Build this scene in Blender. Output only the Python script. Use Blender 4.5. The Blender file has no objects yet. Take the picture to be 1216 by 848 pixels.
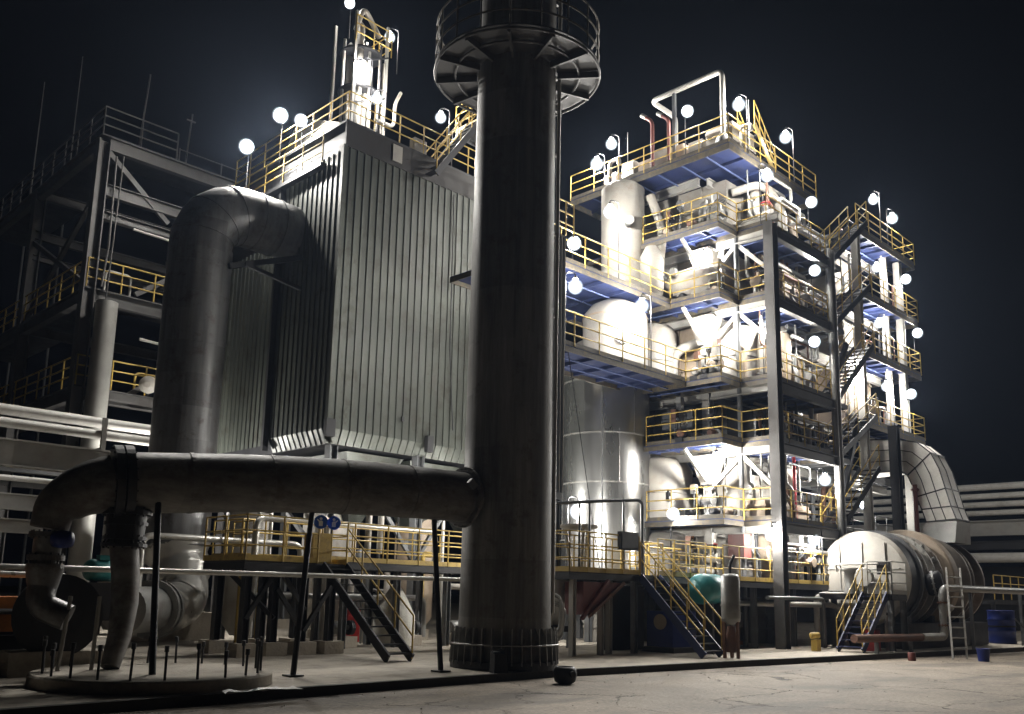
import bpy, math, random
from math import sin, cos, pi, radians, sqrt, atan2
from mathutils import Vector, Matrix
random.seed(7)
S = bpy.context.scene
COL = S.collection

# ------------------------------------------------------------------ camera
F_PX, PITCH, ROLL = 1082.7, 0.184198, 0.0221391
cam_d = bpy.data.cameras.new("camera")
cam_d.sensor_fit = 'HORIZONTAL'
cam_d.sensor_width = 36.0
cam_d.lens = F_PX / 1216 * 36.0
cam_d.shift_y = (503.26 - 424) / 1216
cam_d.clip_start = 0.1
cam_d.clip_end = 2000
cam = bpy.data.objects.new("camera", cam_d)
COL.objects.link(cam)
S.camera = cam
YAW = 0.785796
fwd = Vector((cos(YAW) * cos(PITCH), sin(YAW) * cos(PITCH), sin(PITCH)))
right = Vector((sin(YAW), -cos(YAW), 0))
up = right.cross(fwd)
# roll
r2 = right * cos(ROLL) + up * sin(ROLL)
u2 = -right * sin(ROLL) + up * cos(ROLL)
m = Matrix((r2, u2, -fwd)).transposed().to_4x4()
m.translation = Vector((0, 0, 1.7))
cam.matrix_world = m

# ------------------------------------------------------------------ world, exposure
w = bpy.data.worlds.new("World"); S.world = w
w.use_nodes = True
nt = w.node_tree
bg = nt.nodes['Background']
bg.inputs['Color'].default_value = (0.55, 0.62, 1.0, 1)
bg.inputs['Strength'].default_value = 0.0011
S.view_settings.view_transform = 'Standard'
S.view_settings.look = 'None'
S.view_settings.exposure = 0.0
S.view_settings.gamma = 1.0
S.view_settings.use_curve_mapping = False
S.render.engine = 'CYCLES'
cy = S.cycles
cy.use_denoising = True
try: cy.denoiser = 'OPENIMAGEDENOISE'
except Exception: pass
cy.use_light_tree = True
cy.max_bounces = 6
cy.diffuse_bounces = 3
cy.glossy_bounces = 3
cy.transmission_bounces = 2
cy.volume_bounces = 0
cy.sample_clamp_indirect = 4.0
cy.caustics_reflective = False
cy.caustics_refractive = False
cy.use_adaptive_sampling = True
cy.adaptive_threshold = 0.02

LAMP_L = 1200.0          # radiance of a lamp globe
LAMP_COL = (1.0, 0.965, 0.90)

# ------------------------------------------------------------------ materials
MATS = {}
def mat(name, col, rough=0.55, metal=0.0, var=0.18, scale=2.0, bump=0.0, bscale=20.0, dirt=None, dirt_amt=0.35, dscale=1.2, emit=None, stretch=(1, 1, 1)):
    if name in MATS: return MATS[name]
    m = bpy.data.materials.new(name); m.use_nodes = True
    n = m.node_tree; N = n.nodes; Lk = n.links
    b = N['Principled BSDF']
    b.inputs['Roughness'].default_value = rough
    b.inputs['Metallic'].default_value = metal
    tc = N.new('ShaderNodeTexCoord'); mp = N.new('ShaderNodeMapping')
    geo = N.new('ShaderNodeNewGeometry')
    mp.inputs['Scale'].default_value = stretch
    Lk.new(geo.outputs['Position'], mp.inputs['Vector'])
    no = N.new('ShaderNodeTexNoise'); no.inputs['Scale'].default_value = scale; no.inputs['Detail'].default_value = 5
    no.inputs['Roughness'].default_value = 0.65
    Lk.new(mp.outputs['Vector'], no.inputs['Vector'])
    cr = N.new('ShaderNodeMapRange')
    cr.inputs['From Min'].default_value = 0.25; cr.inputs['From Max'].default_value = 0.75
    cr.inputs['To Min'].default_value = 1 - var; cr.inputs['To Max'].default_value = 1 + var
    Lk.new(no.outputs['Fac'], cr.inputs['Value'])
    mul = N.new('ShaderNodeVectorMath'); mul.operation = 'SCALE'
    mul.inputs[0].default_value = col[:3]
    Lk.new(cr.outputs['Result'], mul.inputs['Scale'])
    out = mul.outputs['Vector']
    if dirt is not None:
        n2 = N.new('ShaderNodeTexNoise'); n2.inputs['Scale'].default_value = dscale; n2.inputs['Detail'].default_value = 8
        n2.inputs['Roughness'].default_value = 0.7
        Lk.new(mp.outputs['Vector'], n2.inputs['Vector'])
        r = N.new('ShaderNodeMapRange'); r.inputs['From Min'].default_value = 0.5; r.inputs['From Max'].default_value = 0.68
        r.inputs['To Min'].default_value = 0; r.inputs['To Max'].default_value = dirt_amt
        Lk.new(n2.outputs['Fac'], r.inputs['Value'])
        mx = N.new('ShaderNodeMix'); mx.data_type = 'RGBA'
        Lk.new(r.outputs['Result'], mx.inputs['Factor'])
        Lk.new(out, mx.inputs[6]); mx.inputs[7].default_value = (*dirt, 1)
        out = mx.outputs[2]
    Lk.new(out, b.inputs['Base Color'])
    rr = N.new('ShaderNodeMapRange')
    rr.inputs['From Min'].default_value = 0.3; rr.inputs['From Max'].default_value = 0.7
    rr.inputs['To Min'].default_value = max(0.05, rough - 0.08); rr.inputs['To Max'].default_value = min(1, rough + 0.1)
    Lk.new(no.outputs['Fac'], rr.inputs['Value']); Lk.new(rr.outputs['Result'], b.inputs['Roughness'])
    if bump:
        n3 = N.new('ShaderNodeTexNoise'); n3.inputs['Scale'].default_value = bscale; n3.inputs['Detail'].default_value = 6
        Lk.new(mp.outputs['Vector'], n3.inputs['Vector'])
        bp = N.new('ShaderNodeBump'); bp.inputs['Strength'].default_value = bump; bp.inputs['Distance'].default_value = 0.05
        Lk.new(n3.outputs['Fac'], bp.inputs['Height']); Lk.new(bp.outputs['Normal'], b.inputs['Normal'])
    if emit:
        b.inputs['Emission Color'].default_value = (*emit[0], 1)
        b.inputs['Emission Strength'].default_value = emit[1]
    MATS[name] = m
    return m
RUST = (0.12, 0.045, 0.02)
M_alu = mat('aluminium_cladding', (0.46, 0.46, 0.45), 0.30, 0.92, 0.10, 0.8, 0.05, 1.2, dirt=(0.30, 0.29, 0.27), dirt_amt=0.3, stretch=(1, 1, .2))
M_duct = mat('dull_duct_cladding', (0.125, 0.125, 0.13), 0.42, 0.35, 0.18, 1.2, 0.15, 2.0, dirt=(0.11, 0.09, 0.08), dirt_amt=0.4)
M_stack = mat('weathered_stack_steel', (0.10, 0.095, 0.09), 0.52, 0.35, 0.22, 2.5, 0.12, 6, dirt=(0.10, 0.07, 0.05), dirt_amt=0.5, stretch=(1, 1, 0.35))
M_clad = mat('corrugated_sheet', (0.060, 0.065, 0.056), 0.45, 0.3, 0.14, 0.8, 0.05, 6, dirt=(0.2, 0.19, 0.16), dirt_amt=0.35, stretch=(1, 1, 0.15))
M_fascia = mat('brown_grey_sheet', (0.014, 0.011, 0.010), 0.6, 0.1, 0.15)
M_yel = mat('yellow_paint', (0.50, 0.345, 0.075), 0.55, 0, 0.25, 3, dirt=(0.13, 0.09, 0.05), dirt_amt=0.8, dscale=3)
M_blue = mat('blue_paint', (0.019, 0.029, 0.09), 0.5, 0, 0.2, 2, dirt=(0.04, 0.045, 0.07), dirt_amt=0.5)
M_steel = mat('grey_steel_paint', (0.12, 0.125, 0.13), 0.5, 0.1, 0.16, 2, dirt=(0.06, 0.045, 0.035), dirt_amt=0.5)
M_edge = mat('dirty_deck_edge', (0.085, 0.075, 0.06), 0.6, 0.1, 0.3, 5, dirt=(0.2, 0.14, 0.05), dirt_amt=0.6, dscale=5)
M_joist = mat('pale_blue_joist', (0.09, 0.12, 0.25), 0.5, 0, 0.2, 3)
M_lsteel = mat('light_steel_paint', (0.38, 0.37, 0.345), 0.5, 0, 0.12, 2, dirt=(0.25, 0.2, 0.15), dirt_amt=0.35)
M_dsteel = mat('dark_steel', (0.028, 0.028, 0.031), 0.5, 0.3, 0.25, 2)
M_white = mat('white_paint', (0.35, 0.33, 0.295), 0.5, 0, 0.22, 1.6, 0.08, 8, dirt=(0.20, 0.15, 0.11), dirt_amt=0.6, dscale=1.6)
M_beige = mat('beige_insulation', (0.36, 0.29, 0.22), 0.6, 0, 0.15, 2, dirt=(0.25, 0.17, 0.11), dirt_amt=0.5)
M_pipe = mat('pipe_cladding', (0.50, 0.49, 0.46), 0.34, 0.55, 0.12, 1.5, dirt=(0.32, 0.29, 0.25), dirt_amt=0.4)
M_wpipe = mat('white_pipe_paint', (0.72, 0.70, 0.66), 0.5, 0, 0.10, 3, dirt=(0.35, 0.3, 0.25), dirt_amt=0.4)
M_flue = mat('dark_flue_cladding', (0.075, 0.07, 0.068), 0.42, 0.5, 0.25, 1.5, 0.15, 3.0, dirt=(0.07, 0.05, 0.04), dirt_amt=0.5, stretch=(.5, 1, 1))
M_gpipe = mat('grey_pipe', (0.30, 0.30, 0.29), 0.4, 0.3, 0.18, 3, dirt=(0.13, 0.09, 0.07), dirt_amt=0.4)
M_red = mat('rust_red_paint', (0.13, 0.035, 0.028), 0.5, 0, 0.2)
M_redb = mat('red_paint', (0.45, 0.03, 0.03), 0.45, 0, 0.15)
M_brown = mat('rusty_brown', (0.15, 0.075, 0.05), 0.6, 0.1, 0.3, 3, dirt=(0.07, 0.04, 0.03))
M_orange = mat('orange_brown_paint', (0.5, 0.17, 0.035), 0.55, 0, 0.3, 3, dirt=(0.06, 0.04, 0.03))
M_teal = mat('teal_paint', (0.02, 0.20, 0.21), 0.45, 0, 0.15)
M_dblue = mat('deep_blue_plastic', (0.010, 0.025, 0.17), 0.45, 0, 0.15)
M_black = mat('black_rubber', (0.018, 0.018, 0.02), 0.6, 0, 0.3)
M_conc = mat('concrete', (0.42, 0.375, 0.31), 0.85, 0, 0.22, 1.5, 0.3, 15, dirt=(0.12, 0.10, 0.085), dirt_amt=0.55)
M_fire = mat('castable_shell', (0.23, 0.205, 0.18), 0.5, 0.3, 0.22, 2, 0.15, 4, dirt=(0.13, 0.08, 0.05), dirt_amt=0.5)
M_bag = mat('woven_sack', (0.60, 0.58, 0.52), 0.8, 0, 0.15, 4, 0.4, 8)
M_sign_b = mat('sign_blue', (0.02, 0.10, 0.50), 0.4, 0, 0.04)
M_sign_w = mat('sign_white', (0.8, 0.8, 0.8), 0.4, 0, 0.02)
M_glass = mat('gauge_glass', (0.75, 0.75, 0.72), 0.3, 0, 0.1)
M_lamp = bpy.data.materials.new('lit_lamp_glass'); M_lamp.use_nodes = True
_n = M_lamp.node_tree; _n.nodes.clear()
_e = _n.nodes.new('ShaderNodeEmission'); _o = _n.nodes.new('ShaderNodeOutputMaterial')
_e.inputs['Color'].default_value = (*LAMP_COL, 1); _e.inputs['Strength'].default_value = LAMP_L
_n.links.new(_e.outputs[0], _o.inputs[0])

def plate_material(name, col, rough, metal, axis='z', course=1.2, rows=6.0, streak=0.5):
    """weathered rolled plate: courses of slightly different tone, streaks, soot and rust patches"""
    m = bpy.data.materials.new(name); m.use_nodes = True; n = m.node_tree; N = n.nodes; L = n.links; b = N['Principled BSDF']
    g = N.new('ShaderNodeNewGeometry'); b.inputs['Metallic'].default_value = metal
    sp = N.new('ShaderNodeMapping'); sp.inputs['Scale'].default_value = (1.1, 1.1, 1 / course) if axis == 'z' else (1 / course, .5, .5)
    L.new(g.outputs['Position'], sp.inputs['Vector'])
    sn = N.new('ShaderNodeVectorMath'); sn.operation = 'FLOOR'; L.new(sp.outputs['Vector'], sn.inputs[0])
    wn = N.new('ShaderNodeTexWhiteNoise'); L.new(sn.outputs['Vector'], wn.inputs['Vector'])
    st = N.new('ShaderNodeMapping'); st.inputs['Scale'].default_value = (5, 5, .35) if axis == 'z' else (1.2, 4, 4); L.new(g.outputs['Position'], st.inputs['Vector'])
    a = N.new('ShaderNodeTexNoise'); a.inputs['Scale'].default_value = 1.0; a.inputs['Detail'].default_value = 8; a.inputs['Roughness'].default_value = .7; L.new(st.outputs['Vector'], a.inputs['Vector'])
    c = N.new('ShaderNodeTexNoise'); c.inputs['Scale'].default_value = 1.6; c.inputs['Detail'].default_value = 9; c.inputs['Roughness'].default_value = .75; L.new(g.outputs['Position'], c.inputs['Vector'])
    r1 = N.new('ShaderNodeMapRange'); r1.inputs['To Min'].default_value = .78; r1.inputs['To Max'].default_value = 1.2; L.new(wn.outputs['Value'], r1.inputs['Value'])
    r2 = N.new('ShaderNodeMapRange'); r2.inputs['From Min'].default_value = .3; r2.inputs['From Max'].default_value = .7; r2.inputs['To Min'].default_value = 1 - streak; r2.inputs['To Max'].default_value = 1 + streak; L.new(a.outputs['Fac'], r2.inputs['Value'])
    mm = N.new('ShaderNodeMath'); mm.operation = 'MULTIPLY'; L.new(r1.outputs['Result'], mm.inputs[0]); L.new(r2.outputs['Result'], mm.inputs[1])
    sc = N.new('ShaderNodeVectorMath'); sc.operation = 'SCALE'; sc.inputs[0].default_value = col; L.new(mm.outputs['Value'], sc.inputs['Scale'])
    r3 = N.new('ShaderNodeMapRange'); r3.inputs['From Min'].default_value = .52; r3.inputs['From Max'].default_value = .62; r3.inputs['To Max'].default_value = .65; L.new(c.outputs['Fac'], r3.inputs['Value'])
    mx = N.new('ShaderNodeMix'); mx.data_type = 'RGBA'; mx.inputs[7].default_value = (col[0] * .5, col[1] * .4, col[2] * .33, 1)
    L.new(r3.outputs['Result'], mx.inputs['Factor']); L.new(sc.outputs['Vector'], mx.inputs[6]); L.new(mx.outputs[2], b.inputs['Base Color'])
    rr = N.new('ShaderNodeMapRange'); rr.inputs['From Min'].default_value = .3; rr.inputs['From Max'].default_value = .7; rr.inputs['To Min'].default_value = rough - .12; rr.inputs['To Max'].default_value = rough + .18
    L.new(a.outputs['Fac'], rr.inputs['Value']); L.new(rr.outputs['Result'], b.inputs['Roughness'])
    bp = N.new('ShaderNodeBump'); bp.inputs['Strength'].default_value = .25; bp.inputs['Distance'].default_value = .03; L.new(c.outputs['Fac'], bp.inputs['Height']); L.new(bp.outputs['Normal'], b.inputs['Normal'])
    return m
M_stack = plate_material('weathered_stack_plate', (0.15, 0.145, 0.135), .58, .1, 'z', 1.2, streak=.6)
M_flue = plate_material('weathered_flue_plate', (0.125, 0.118, 0.11), .55, .12, 'x', 1.45, streak=.6)
M_duct = plate_material('weathered_riser_plate', (0.15, 0.15, 0.152), .42, .4, 'z', 1.0, streak=.3)
M_clad = plate_material('weathered_ribbed_sheet', (0.058, 0.064, 0.054), .45, .3, 'z', 40.0, streak=.28)
M_lframe = mat('dark_frame_paint', (0.085, 0.082, 0.08), 0.55, 0.1, 0.2, 2, dirt=(0.04, 0.03, 0.025), dirt_amt=0.5)  # darker grey version of the steel paint with random dark patches
M_glow = bpy.data.materials.new('lamp_glow_shell'); M_glow.use_nodes = True  # lamp bloom imitated by a see-through shell whose emission fades to its edge
_n = M_glow.node_tree; _n.nodes.clear()
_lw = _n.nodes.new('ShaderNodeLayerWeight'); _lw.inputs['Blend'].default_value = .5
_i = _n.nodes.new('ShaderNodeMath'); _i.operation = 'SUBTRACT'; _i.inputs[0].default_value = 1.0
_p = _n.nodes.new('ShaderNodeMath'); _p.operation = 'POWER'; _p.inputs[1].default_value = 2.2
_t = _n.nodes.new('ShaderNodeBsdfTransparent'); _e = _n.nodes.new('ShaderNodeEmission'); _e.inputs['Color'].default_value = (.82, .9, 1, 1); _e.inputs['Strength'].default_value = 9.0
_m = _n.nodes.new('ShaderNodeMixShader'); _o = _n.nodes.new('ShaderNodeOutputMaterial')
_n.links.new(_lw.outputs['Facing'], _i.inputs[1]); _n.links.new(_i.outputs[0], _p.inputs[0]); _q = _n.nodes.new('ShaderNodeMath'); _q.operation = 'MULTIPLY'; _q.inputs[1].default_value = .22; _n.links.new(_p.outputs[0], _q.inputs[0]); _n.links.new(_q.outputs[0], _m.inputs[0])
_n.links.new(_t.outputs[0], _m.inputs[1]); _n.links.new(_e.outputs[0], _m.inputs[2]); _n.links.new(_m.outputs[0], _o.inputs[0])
try: M_glow.cycles.emission_sampling = 'NONE'
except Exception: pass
# the road: cracked dusty concrete
def road_material():
    m = bpy.data.materials.new('road_concrete'); m.use_nodes = True
    n = m.node_tree; N = n.nodes; L = n.links; b = N['Principled BSDF']
    g = N.new('ShaderNodeNewGeometry')
    a = N.new('ShaderNodeTexNoise'); a.inputs['Scale'].default_value = 0.5; a.inputs['Detail'].default_value = 11; a.inputs['Roughness'].default_value = 0.72
    L.new(g.outputs['Position'], a.inputs['Vector'])
    r = N.new('ShaderNodeValToRGB'); e = r.color_ramp.elements
    e[0].position = 0.3; e[0].color = (0.135, 0.108, 0.08, 1); e[1].position = 0.72; e[1].color = (0.31, 0.255, 0.19, 1)
    L.new(a.outputs['Fac'], r.inputs['Fac'])
    # fine grit
    f = N.new('ShaderNodeTexNoise'); f.inputs['Scale'].default_value = 14; f.inputs['Detail'].default_value = 8
    L.new(g.outputs['Position'], f.inputs['Vector'])
    fr = N.new('ShaderNodeMapRange'); fr.inputs['From Min'].default_value = 0.3; fr.inputs['From Max'].default_value = 0.7
    fr.inputs['To Min'].default_value = 0.68; fr.inputs['To Max'].default_value = 1.25
    L.new(f.outputs['Fac'], fr.inputs['Value'])
    mu = N.new('ShaderNodeVectorMath'); mu.operation = 'SCALE'
    L.new(r.outputs['Color'], mu.inputs[0]); L.new(fr.outputs['Result'], mu.inputs['Scale'])
    # cracks: warped voronoi edges, broken up by a mask
    wn = N.new('ShaderNodeTexNoise'); wn.inputs['Scale'].default_value = 1.6; wn.inputs['Detail'].default_value = 10; wn.inputs['Roughness'].default_value = 0.7
    L.new(g.outputs['Position'], wn.inputs['Vector'])
    wa = N.new('ShaderNodeVectorMath'); wa.operation = 'MULTIPLY_ADD'; wa.inputs[1].default_value = (0.9, 0.9, 0)
    L.new(wn.outputs['Color'], wa.inputs[0]); L.new(g.outputs['Position'], wa.inputs[2])
    v = N.new('ShaderNodeTexVoronoi'); v.feature = 'DISTANCE_TO_EDGE'; v.inputs['Scale'].default_value = 0.42
    L.new(wa.outputs['Vector'], v.inputs['Vector'])
    vr = N.new('ShaderNodeMapRange'); vr.inputs['From Min'].default_value = 0.002; vr.inputs['From Max'].default_value = 0.009
    vr.inputs['To Min'].default_value = 1; vr.inputs['To Max'].default_value = 0
    L.new(v.outputs['Distance'], vr.inputs['Value'])
    mk = N.new('ShaderNodeTexNoise'); mk.inputs['Scale'].default_value = 0.6; mk.inputs['Detail'].default_value = 4
    L.new(g.outputs['Position'], mk.inputs['Vector'])
    mr = N.new('ShaderNodeMapRange'); mr.inputs['From Min'].default_value = 0.46; mr.inputs['From Max'].default_value = 0.6
    L.new(mk.outputs['Fac'], mr.inputs['Value'])
    cm = N.new('ShaderNodeMath'); cm.operation = 'MULTIPLY'
    L.new(vr.outputs['Result'], cm.inputs[0]); L.new(mr.outputs['Result'], cm.inputs[1])
    # patches of damp / oil
    o = N.new('ShaderNodeTexNoise'); o.inputs['Scale'].default_value = 0.8; o.inputs['Detail'].default_value = 7; o.inputs['W' if 'W' in o.inputs else 'Scale'].default_value = 0.8
    mpp = N.new('ShaderNodeMapping'); mpp.inputs['Scale'].default_value = (0.35, 1.0, 1); mpp.inputs['Location'].default_value = (7, 3, 1)
    mpp.inputs['Rotation'].default_value = (0, 0, radians(45))
    L.new(g.outputs['Position'], mpp.inputs['Vector']); L.new(mpp.outputs['Vector'], o.inputs['Vector'])
    orr = N.new('ShaderNodeMapRange'); orr.inputs['From Min'].default_value = 0.52; orr.inputs['From Max'].default_value = 0.66
    orr.inputs['To Max'].default_value = 0.75
    L.new(o.outputs['Fac'], orr.inputs['Value'])
    # sawn slab joints
    wv = N.new('ShaderNodeMapping'); wv.inputs['Scale'].default_value = (1 / 5.0, 1 / 4.2, 1); wv.inputs['Location'].default_value = (.3, .12, 0); L.new(g.outputs['Position'], wv.inputs['Vector'])
    fr_ = N.new('ShaderNodeVectorMath'); fr_.operation = 'FRACTION'; L.new(wv.outputs['Vector'], fr_.inputs[0])
    sx_ = N.new('ShaderNodeSeparateXYZ'); L.new(fr_.outputs['Vector'], sx_.inputs[0])
    j1 = N.new('ShaderNodeMath'); j1.operation = 'LESS_THAN'; j1.inputs[1].default_value = .004; L.new(sx_.outputs['X'], j1.inputs[0])
    j2 = N.new('ShaderNodeMath'); j2.operation = 'LESS_THAN'; j2.inputs[1].default_value = .005; L.new(sx_.outputs['Y'], j2.inputs[0])
    jj = N.new('ShaderNodeMath'); jj.operation = 'MAXIMUM'; L.new(j1.outputs[0], jj.inputs[0]); L.new(j2.outputs[0], jj.inputs[1])
    m1 = N.new('ShaderNodeMix'); m1.data_type = 'RGBA'; m1.inputs[7].default_value = (0.085, 0.07, 0.055, 1)
    L.new(orr.outputs['Result'], m1.inputs['Factor']); L.new(mu.outputs['Vector'], m1.inputs[6])
    m2 = N.new('ShaderNodeMix'); m2.data_type = 'RGBA'; m2.inputs[7].default_value = (0.03, 0.025, 0.02, 1)
    jm = N.new('ShaderNodeMath'); jm.operation = 'MULTIPLY_ADD'; jm.inputs[1].default_value = .55; jm.use_clamp = True; L.new(jj.outputs[0], jm.inputs[0]); L.new(cm.outputs['Value'], jm.inputs[2]); L.new(jm.outputs[0], m2.inputs['Factor']); L.new(m1.outputs[2], m2.inputs[6])
    L.new(m2.outputs[2], b.inputs['Base Color'])
    b.inputs['Roughness'].default_value = 0.75
    # height: undulation, grit, cracks
    h = N.new('ShaderNodeMath'); h.operation = 'MULTIPLY_ADD'; h.inputs[1].default_value = 0.25
    L.new(f.outputs['Fac'], h.inputs[0]); L.new(a.outputs['Fac'], h.inputs[2])
    h2 = N.new('ShaderNodeMath'); h2.operation = 'SUBTRACT'
    L.new(h.outputs['Value'], h2.inputs[0]); L.new(cm.outputs['Value'], h2.inputs[1])
    bp = N.new('ShaderNodeBump'); bp.inputs['Strength'].default_value = 0.7; bp.inputs['Distance'].default_value = 0.06
    L.new(h2.outputs['Value'], bp.inputs['Height']); L.new(bp.outputs['Normal'], b.inputs['Normal'])
    return m
M_road = road_material()

# ------------------------------------------------------------------ mesh helpers
V = Vector
def vv(p): return Vector(p)
class MB:
    def __init__(s): s.v = []; s.f = []; s.sm = []
    def add(s, vs, fs, smooth=False):
        k = len(s.v); s.v += [tuple(p) for p in vs]
        for f in fs: s.f.append(tuple(i + k for i in f)); s.sm.append(smooth)
        return s
    def hexa(s, P):   # 8 corners: bottom ring 0-3, top ring 4-7
        return s.add(P, [(3, 2, 1, 0), (4, 5, 6, 7), (0, 1, 5, 4), (1, 2, 6, 5), (2, 3, 7, 6), (3, 0, 4, 7)])
    def box(s, x0, x1, y0, y1, z0, z1):
        return s.hexa([(x0, y0, z0), (x1, y0, z0), (x1, y1, z0), (x0, y1, z0), (x0, y0, z1), (x1, y0, z1), (x1, y1, z1), (x0, y1, z1)])
    def frame(s, a, b, upv=(0, 0, 1)):
        d = (vv(b) - vv(a)).normalized(); u = vv(upv)
        if abs(d.dot(u)) > 0.98: u = V((1, 0, 0))
        sx = d.cross(u).normalized(); su = sx.cross(d).normalized()
        return d, sx, su
    def bar(s, a, b, w, h, upv=(0, 0, 1)):
        a = vv(a); b = vv(b); d, sx, su = s.frame(a, b, upv)
        P = [a - sx * w / 2 - su * h / 2, a + sx * w / 2 - su * h / 2, b + sx * w / 2 - su * h / 2, b - sx * w / 2 - su * h / 2]
        return s.hexa(P + [p + su * h for p in P])
    def ibeam(s, a, b, w, h, t=0.025, upv=(0, 0, 1)):
        a = vv(a); b = vv(b); d, sx, su = s.frame(a, b, upv)
        s.bar(a + su * (h / 2 - t / 2), b + su * (h / 2 - t / 2), w, t, upv)
        s.bar(a - su * (h / 2 - t / 2), b - su * (h / 2 - t / 2), w, t, upv)
        return s.bar(a, b, t, h - 2 * t - 0.004, upv)
    def tube(s, a, b, r, r2=None, n=10, caps=True):
        a = vv(a); b = vv(b); r2 = r if r2 is None else r2
        d, sx, su = s.frame(a, b)
        vs = []
        for c, q in ((a, r), (b, r2)):
            for i in range(n):
                t = 2 * pi * i / n; vs.append(c + sx * cos(t) * q + su * sin(t) * q)
        s.add(vs, [(i, (i + 1) % n, n + (i + 1) % n, n + i) for i in range(n)], True)
        if caps: s.add(vs[:n][::-1] + vs[n:], [tuple(range(n)), tuple(range(n, 2 * n))])
        return s
    def sweep(s, pts, r, n=14, caps=True):
        # r: number or list; parallel transported circular section
        pts = [vv(p) for p in pts]; m = len(pts)
        rs = r if isinstance(r, (list, tuple)) else [r] * m
        T = []
        for i in range(m):
            a = pts[max(i - 1, 0)]; b = pts[min(i + 1, m - 1)]
            T.append((b - a).normalized())
        d, sx, su = s.frame(pts[0], pts[1])
        vs = []
        for i in range(m):
            if i:
                q = T[i - 1].rotation_difference(T[i]); sx = q @ sx; su = q @ su
            for k in range(n):
                t = 2 * pi * k / n; vs.append(pts[i] + sx * cos(t) * rs[i] + su * sin(t) * rs[i])
        fs = []
        for i in range(m - 1):
            for k in range(n):
                fs.append((i * n + k, i * n + (k + 1) % n, (i + 1) * n + (k + 1) % n, (i + 1) * n + k))
        s.add(vs, fs, True)
        if caps: s.add(vs[:n][::-1] + vs[-n:], [tuple(range(n)), tuple(range(n, 2 * n))])
        return s
    def lathe(s, c, prof, n=28, axis=(0, 0, 1), smooth=True):
        # prof: (radius, distance along axis)
        c = vv(c); d = vv(axis).normalized(); u = V((0, 0, 1)) if abs(d.z) < 0.9 else V((1, 0, 0))
        sx = d.cross(u).normalized(); su = sx.cross(d)
        vs = []
        for r, z in prof:
            for k in range(n):
                t = 2 * pi * k / n; vs.append(c + d * z + (sx * cos(t) + su * sin(t)) * max(r, 0.0005))
        fs = []
        for i in range(len(prof) - 1):
            for k in range(n): fs.append((i * n + k, i * n + (k + 1) % n, (i + 1) * n + (k + 1) % n, (i + 1) * n + k))
        s.add(vs, fs, smooth)
        s.add(vs[:n][::-1] + vs[-n:], [tuple(range(n)), tuple(range(n, 2 * n))])
        return s
    def prism(s, poly, z0, z1):
        n = len(poly)
        vs = [(x, y, z0) for x, y in poly] + [(x, y, z1) for x, y in poly]
        return s.add(vs, [tuple(range(n))[::-1], tuple(range(n, 2 * n))] + [(i, (i + 1) % n, n + (i + 1) % n, n + i) for i in range(n)])
    def ball(s, c, r, n=12, sz=1.0):
        pr = [(r * sin(pi * i / n), -r * sz * cos(pi * i / n)) for i in range(n + 1)]
        return s.lathe(c, pr, n * 2)
    def build(s, name, m, parent=None, loc=None):
        org = vv(parent['_o']) if parent is not None and '_o' in parent else (vv(loc) if loc is not None else V((0, 0, 0)))
        me = bpy.data.meshes.new(name)
        me.from_pydata([tuple(vv(p) - org) for p in s.v], [], s.f)
        me.polygons.foreach_set('use_smooth', s.sm)
        me.materials.append(m); me.update()
        o = bpy.data.objects.new(name, me); COL.objects.link(o)
        if parent is not None: o.parent = parent; o['_o'] = tuple(org)
        else: o.location = org; o['_o'] = tuple(org)
        return o
def tag(o, label=None, cat=None, group=None, kind=None):
    if label: o['label'] = label
    if cat: o['category'] = cat
    if group: o['group'] = group
    if kind: o['kind'] = kind
    return o
def thing(name, label, cat, loc=(0, 0, 0), group=None):
    o = bpy.data.objects.new(name, None); COL.objects.link(o)
    o.location = loc; o['_o'] = tuple(loc); o.empty_display_size = 0.3
    return tag(o, label, cat, group)
def arc(c, u, v, r, a0, a1, n):
    c = vv(c); u = vv(u); v = vv(v)
    return [c + (u * cos(a0 + (a1 - a0) * i / n) + v * sin(a0 + (a1 - a0) * i / n)) * r for i in range(n + 1)]
def rounded(pts, rad, seg=5):
    pts = [vv(p) for p in pts]; out = [pts[0]]
    for i in range(1, len(pts) - 1):
        a, b, c = pts[i - 1], pts[i], pts[i + 1]
        r = min(rad, (a - b).length * 0.49, (c - b).length * 0.49)
        p = b + (a - b).normalized() * r; q = b + (c - b).normalized() * r
        for k in range(seg + 1):
            t = k / seg; out.append(p * (1 - t) ** 2 + b * 2 * t * (1 - t) + q * t * t)
    out.append(pts[-1]); return out
def pipe_mb(mb, pts, r, rad=None, n=12, seg=5): return mb.sweep(rounded(pts, rad if rad is not None else r * 2.6, seg), r, n)

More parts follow.
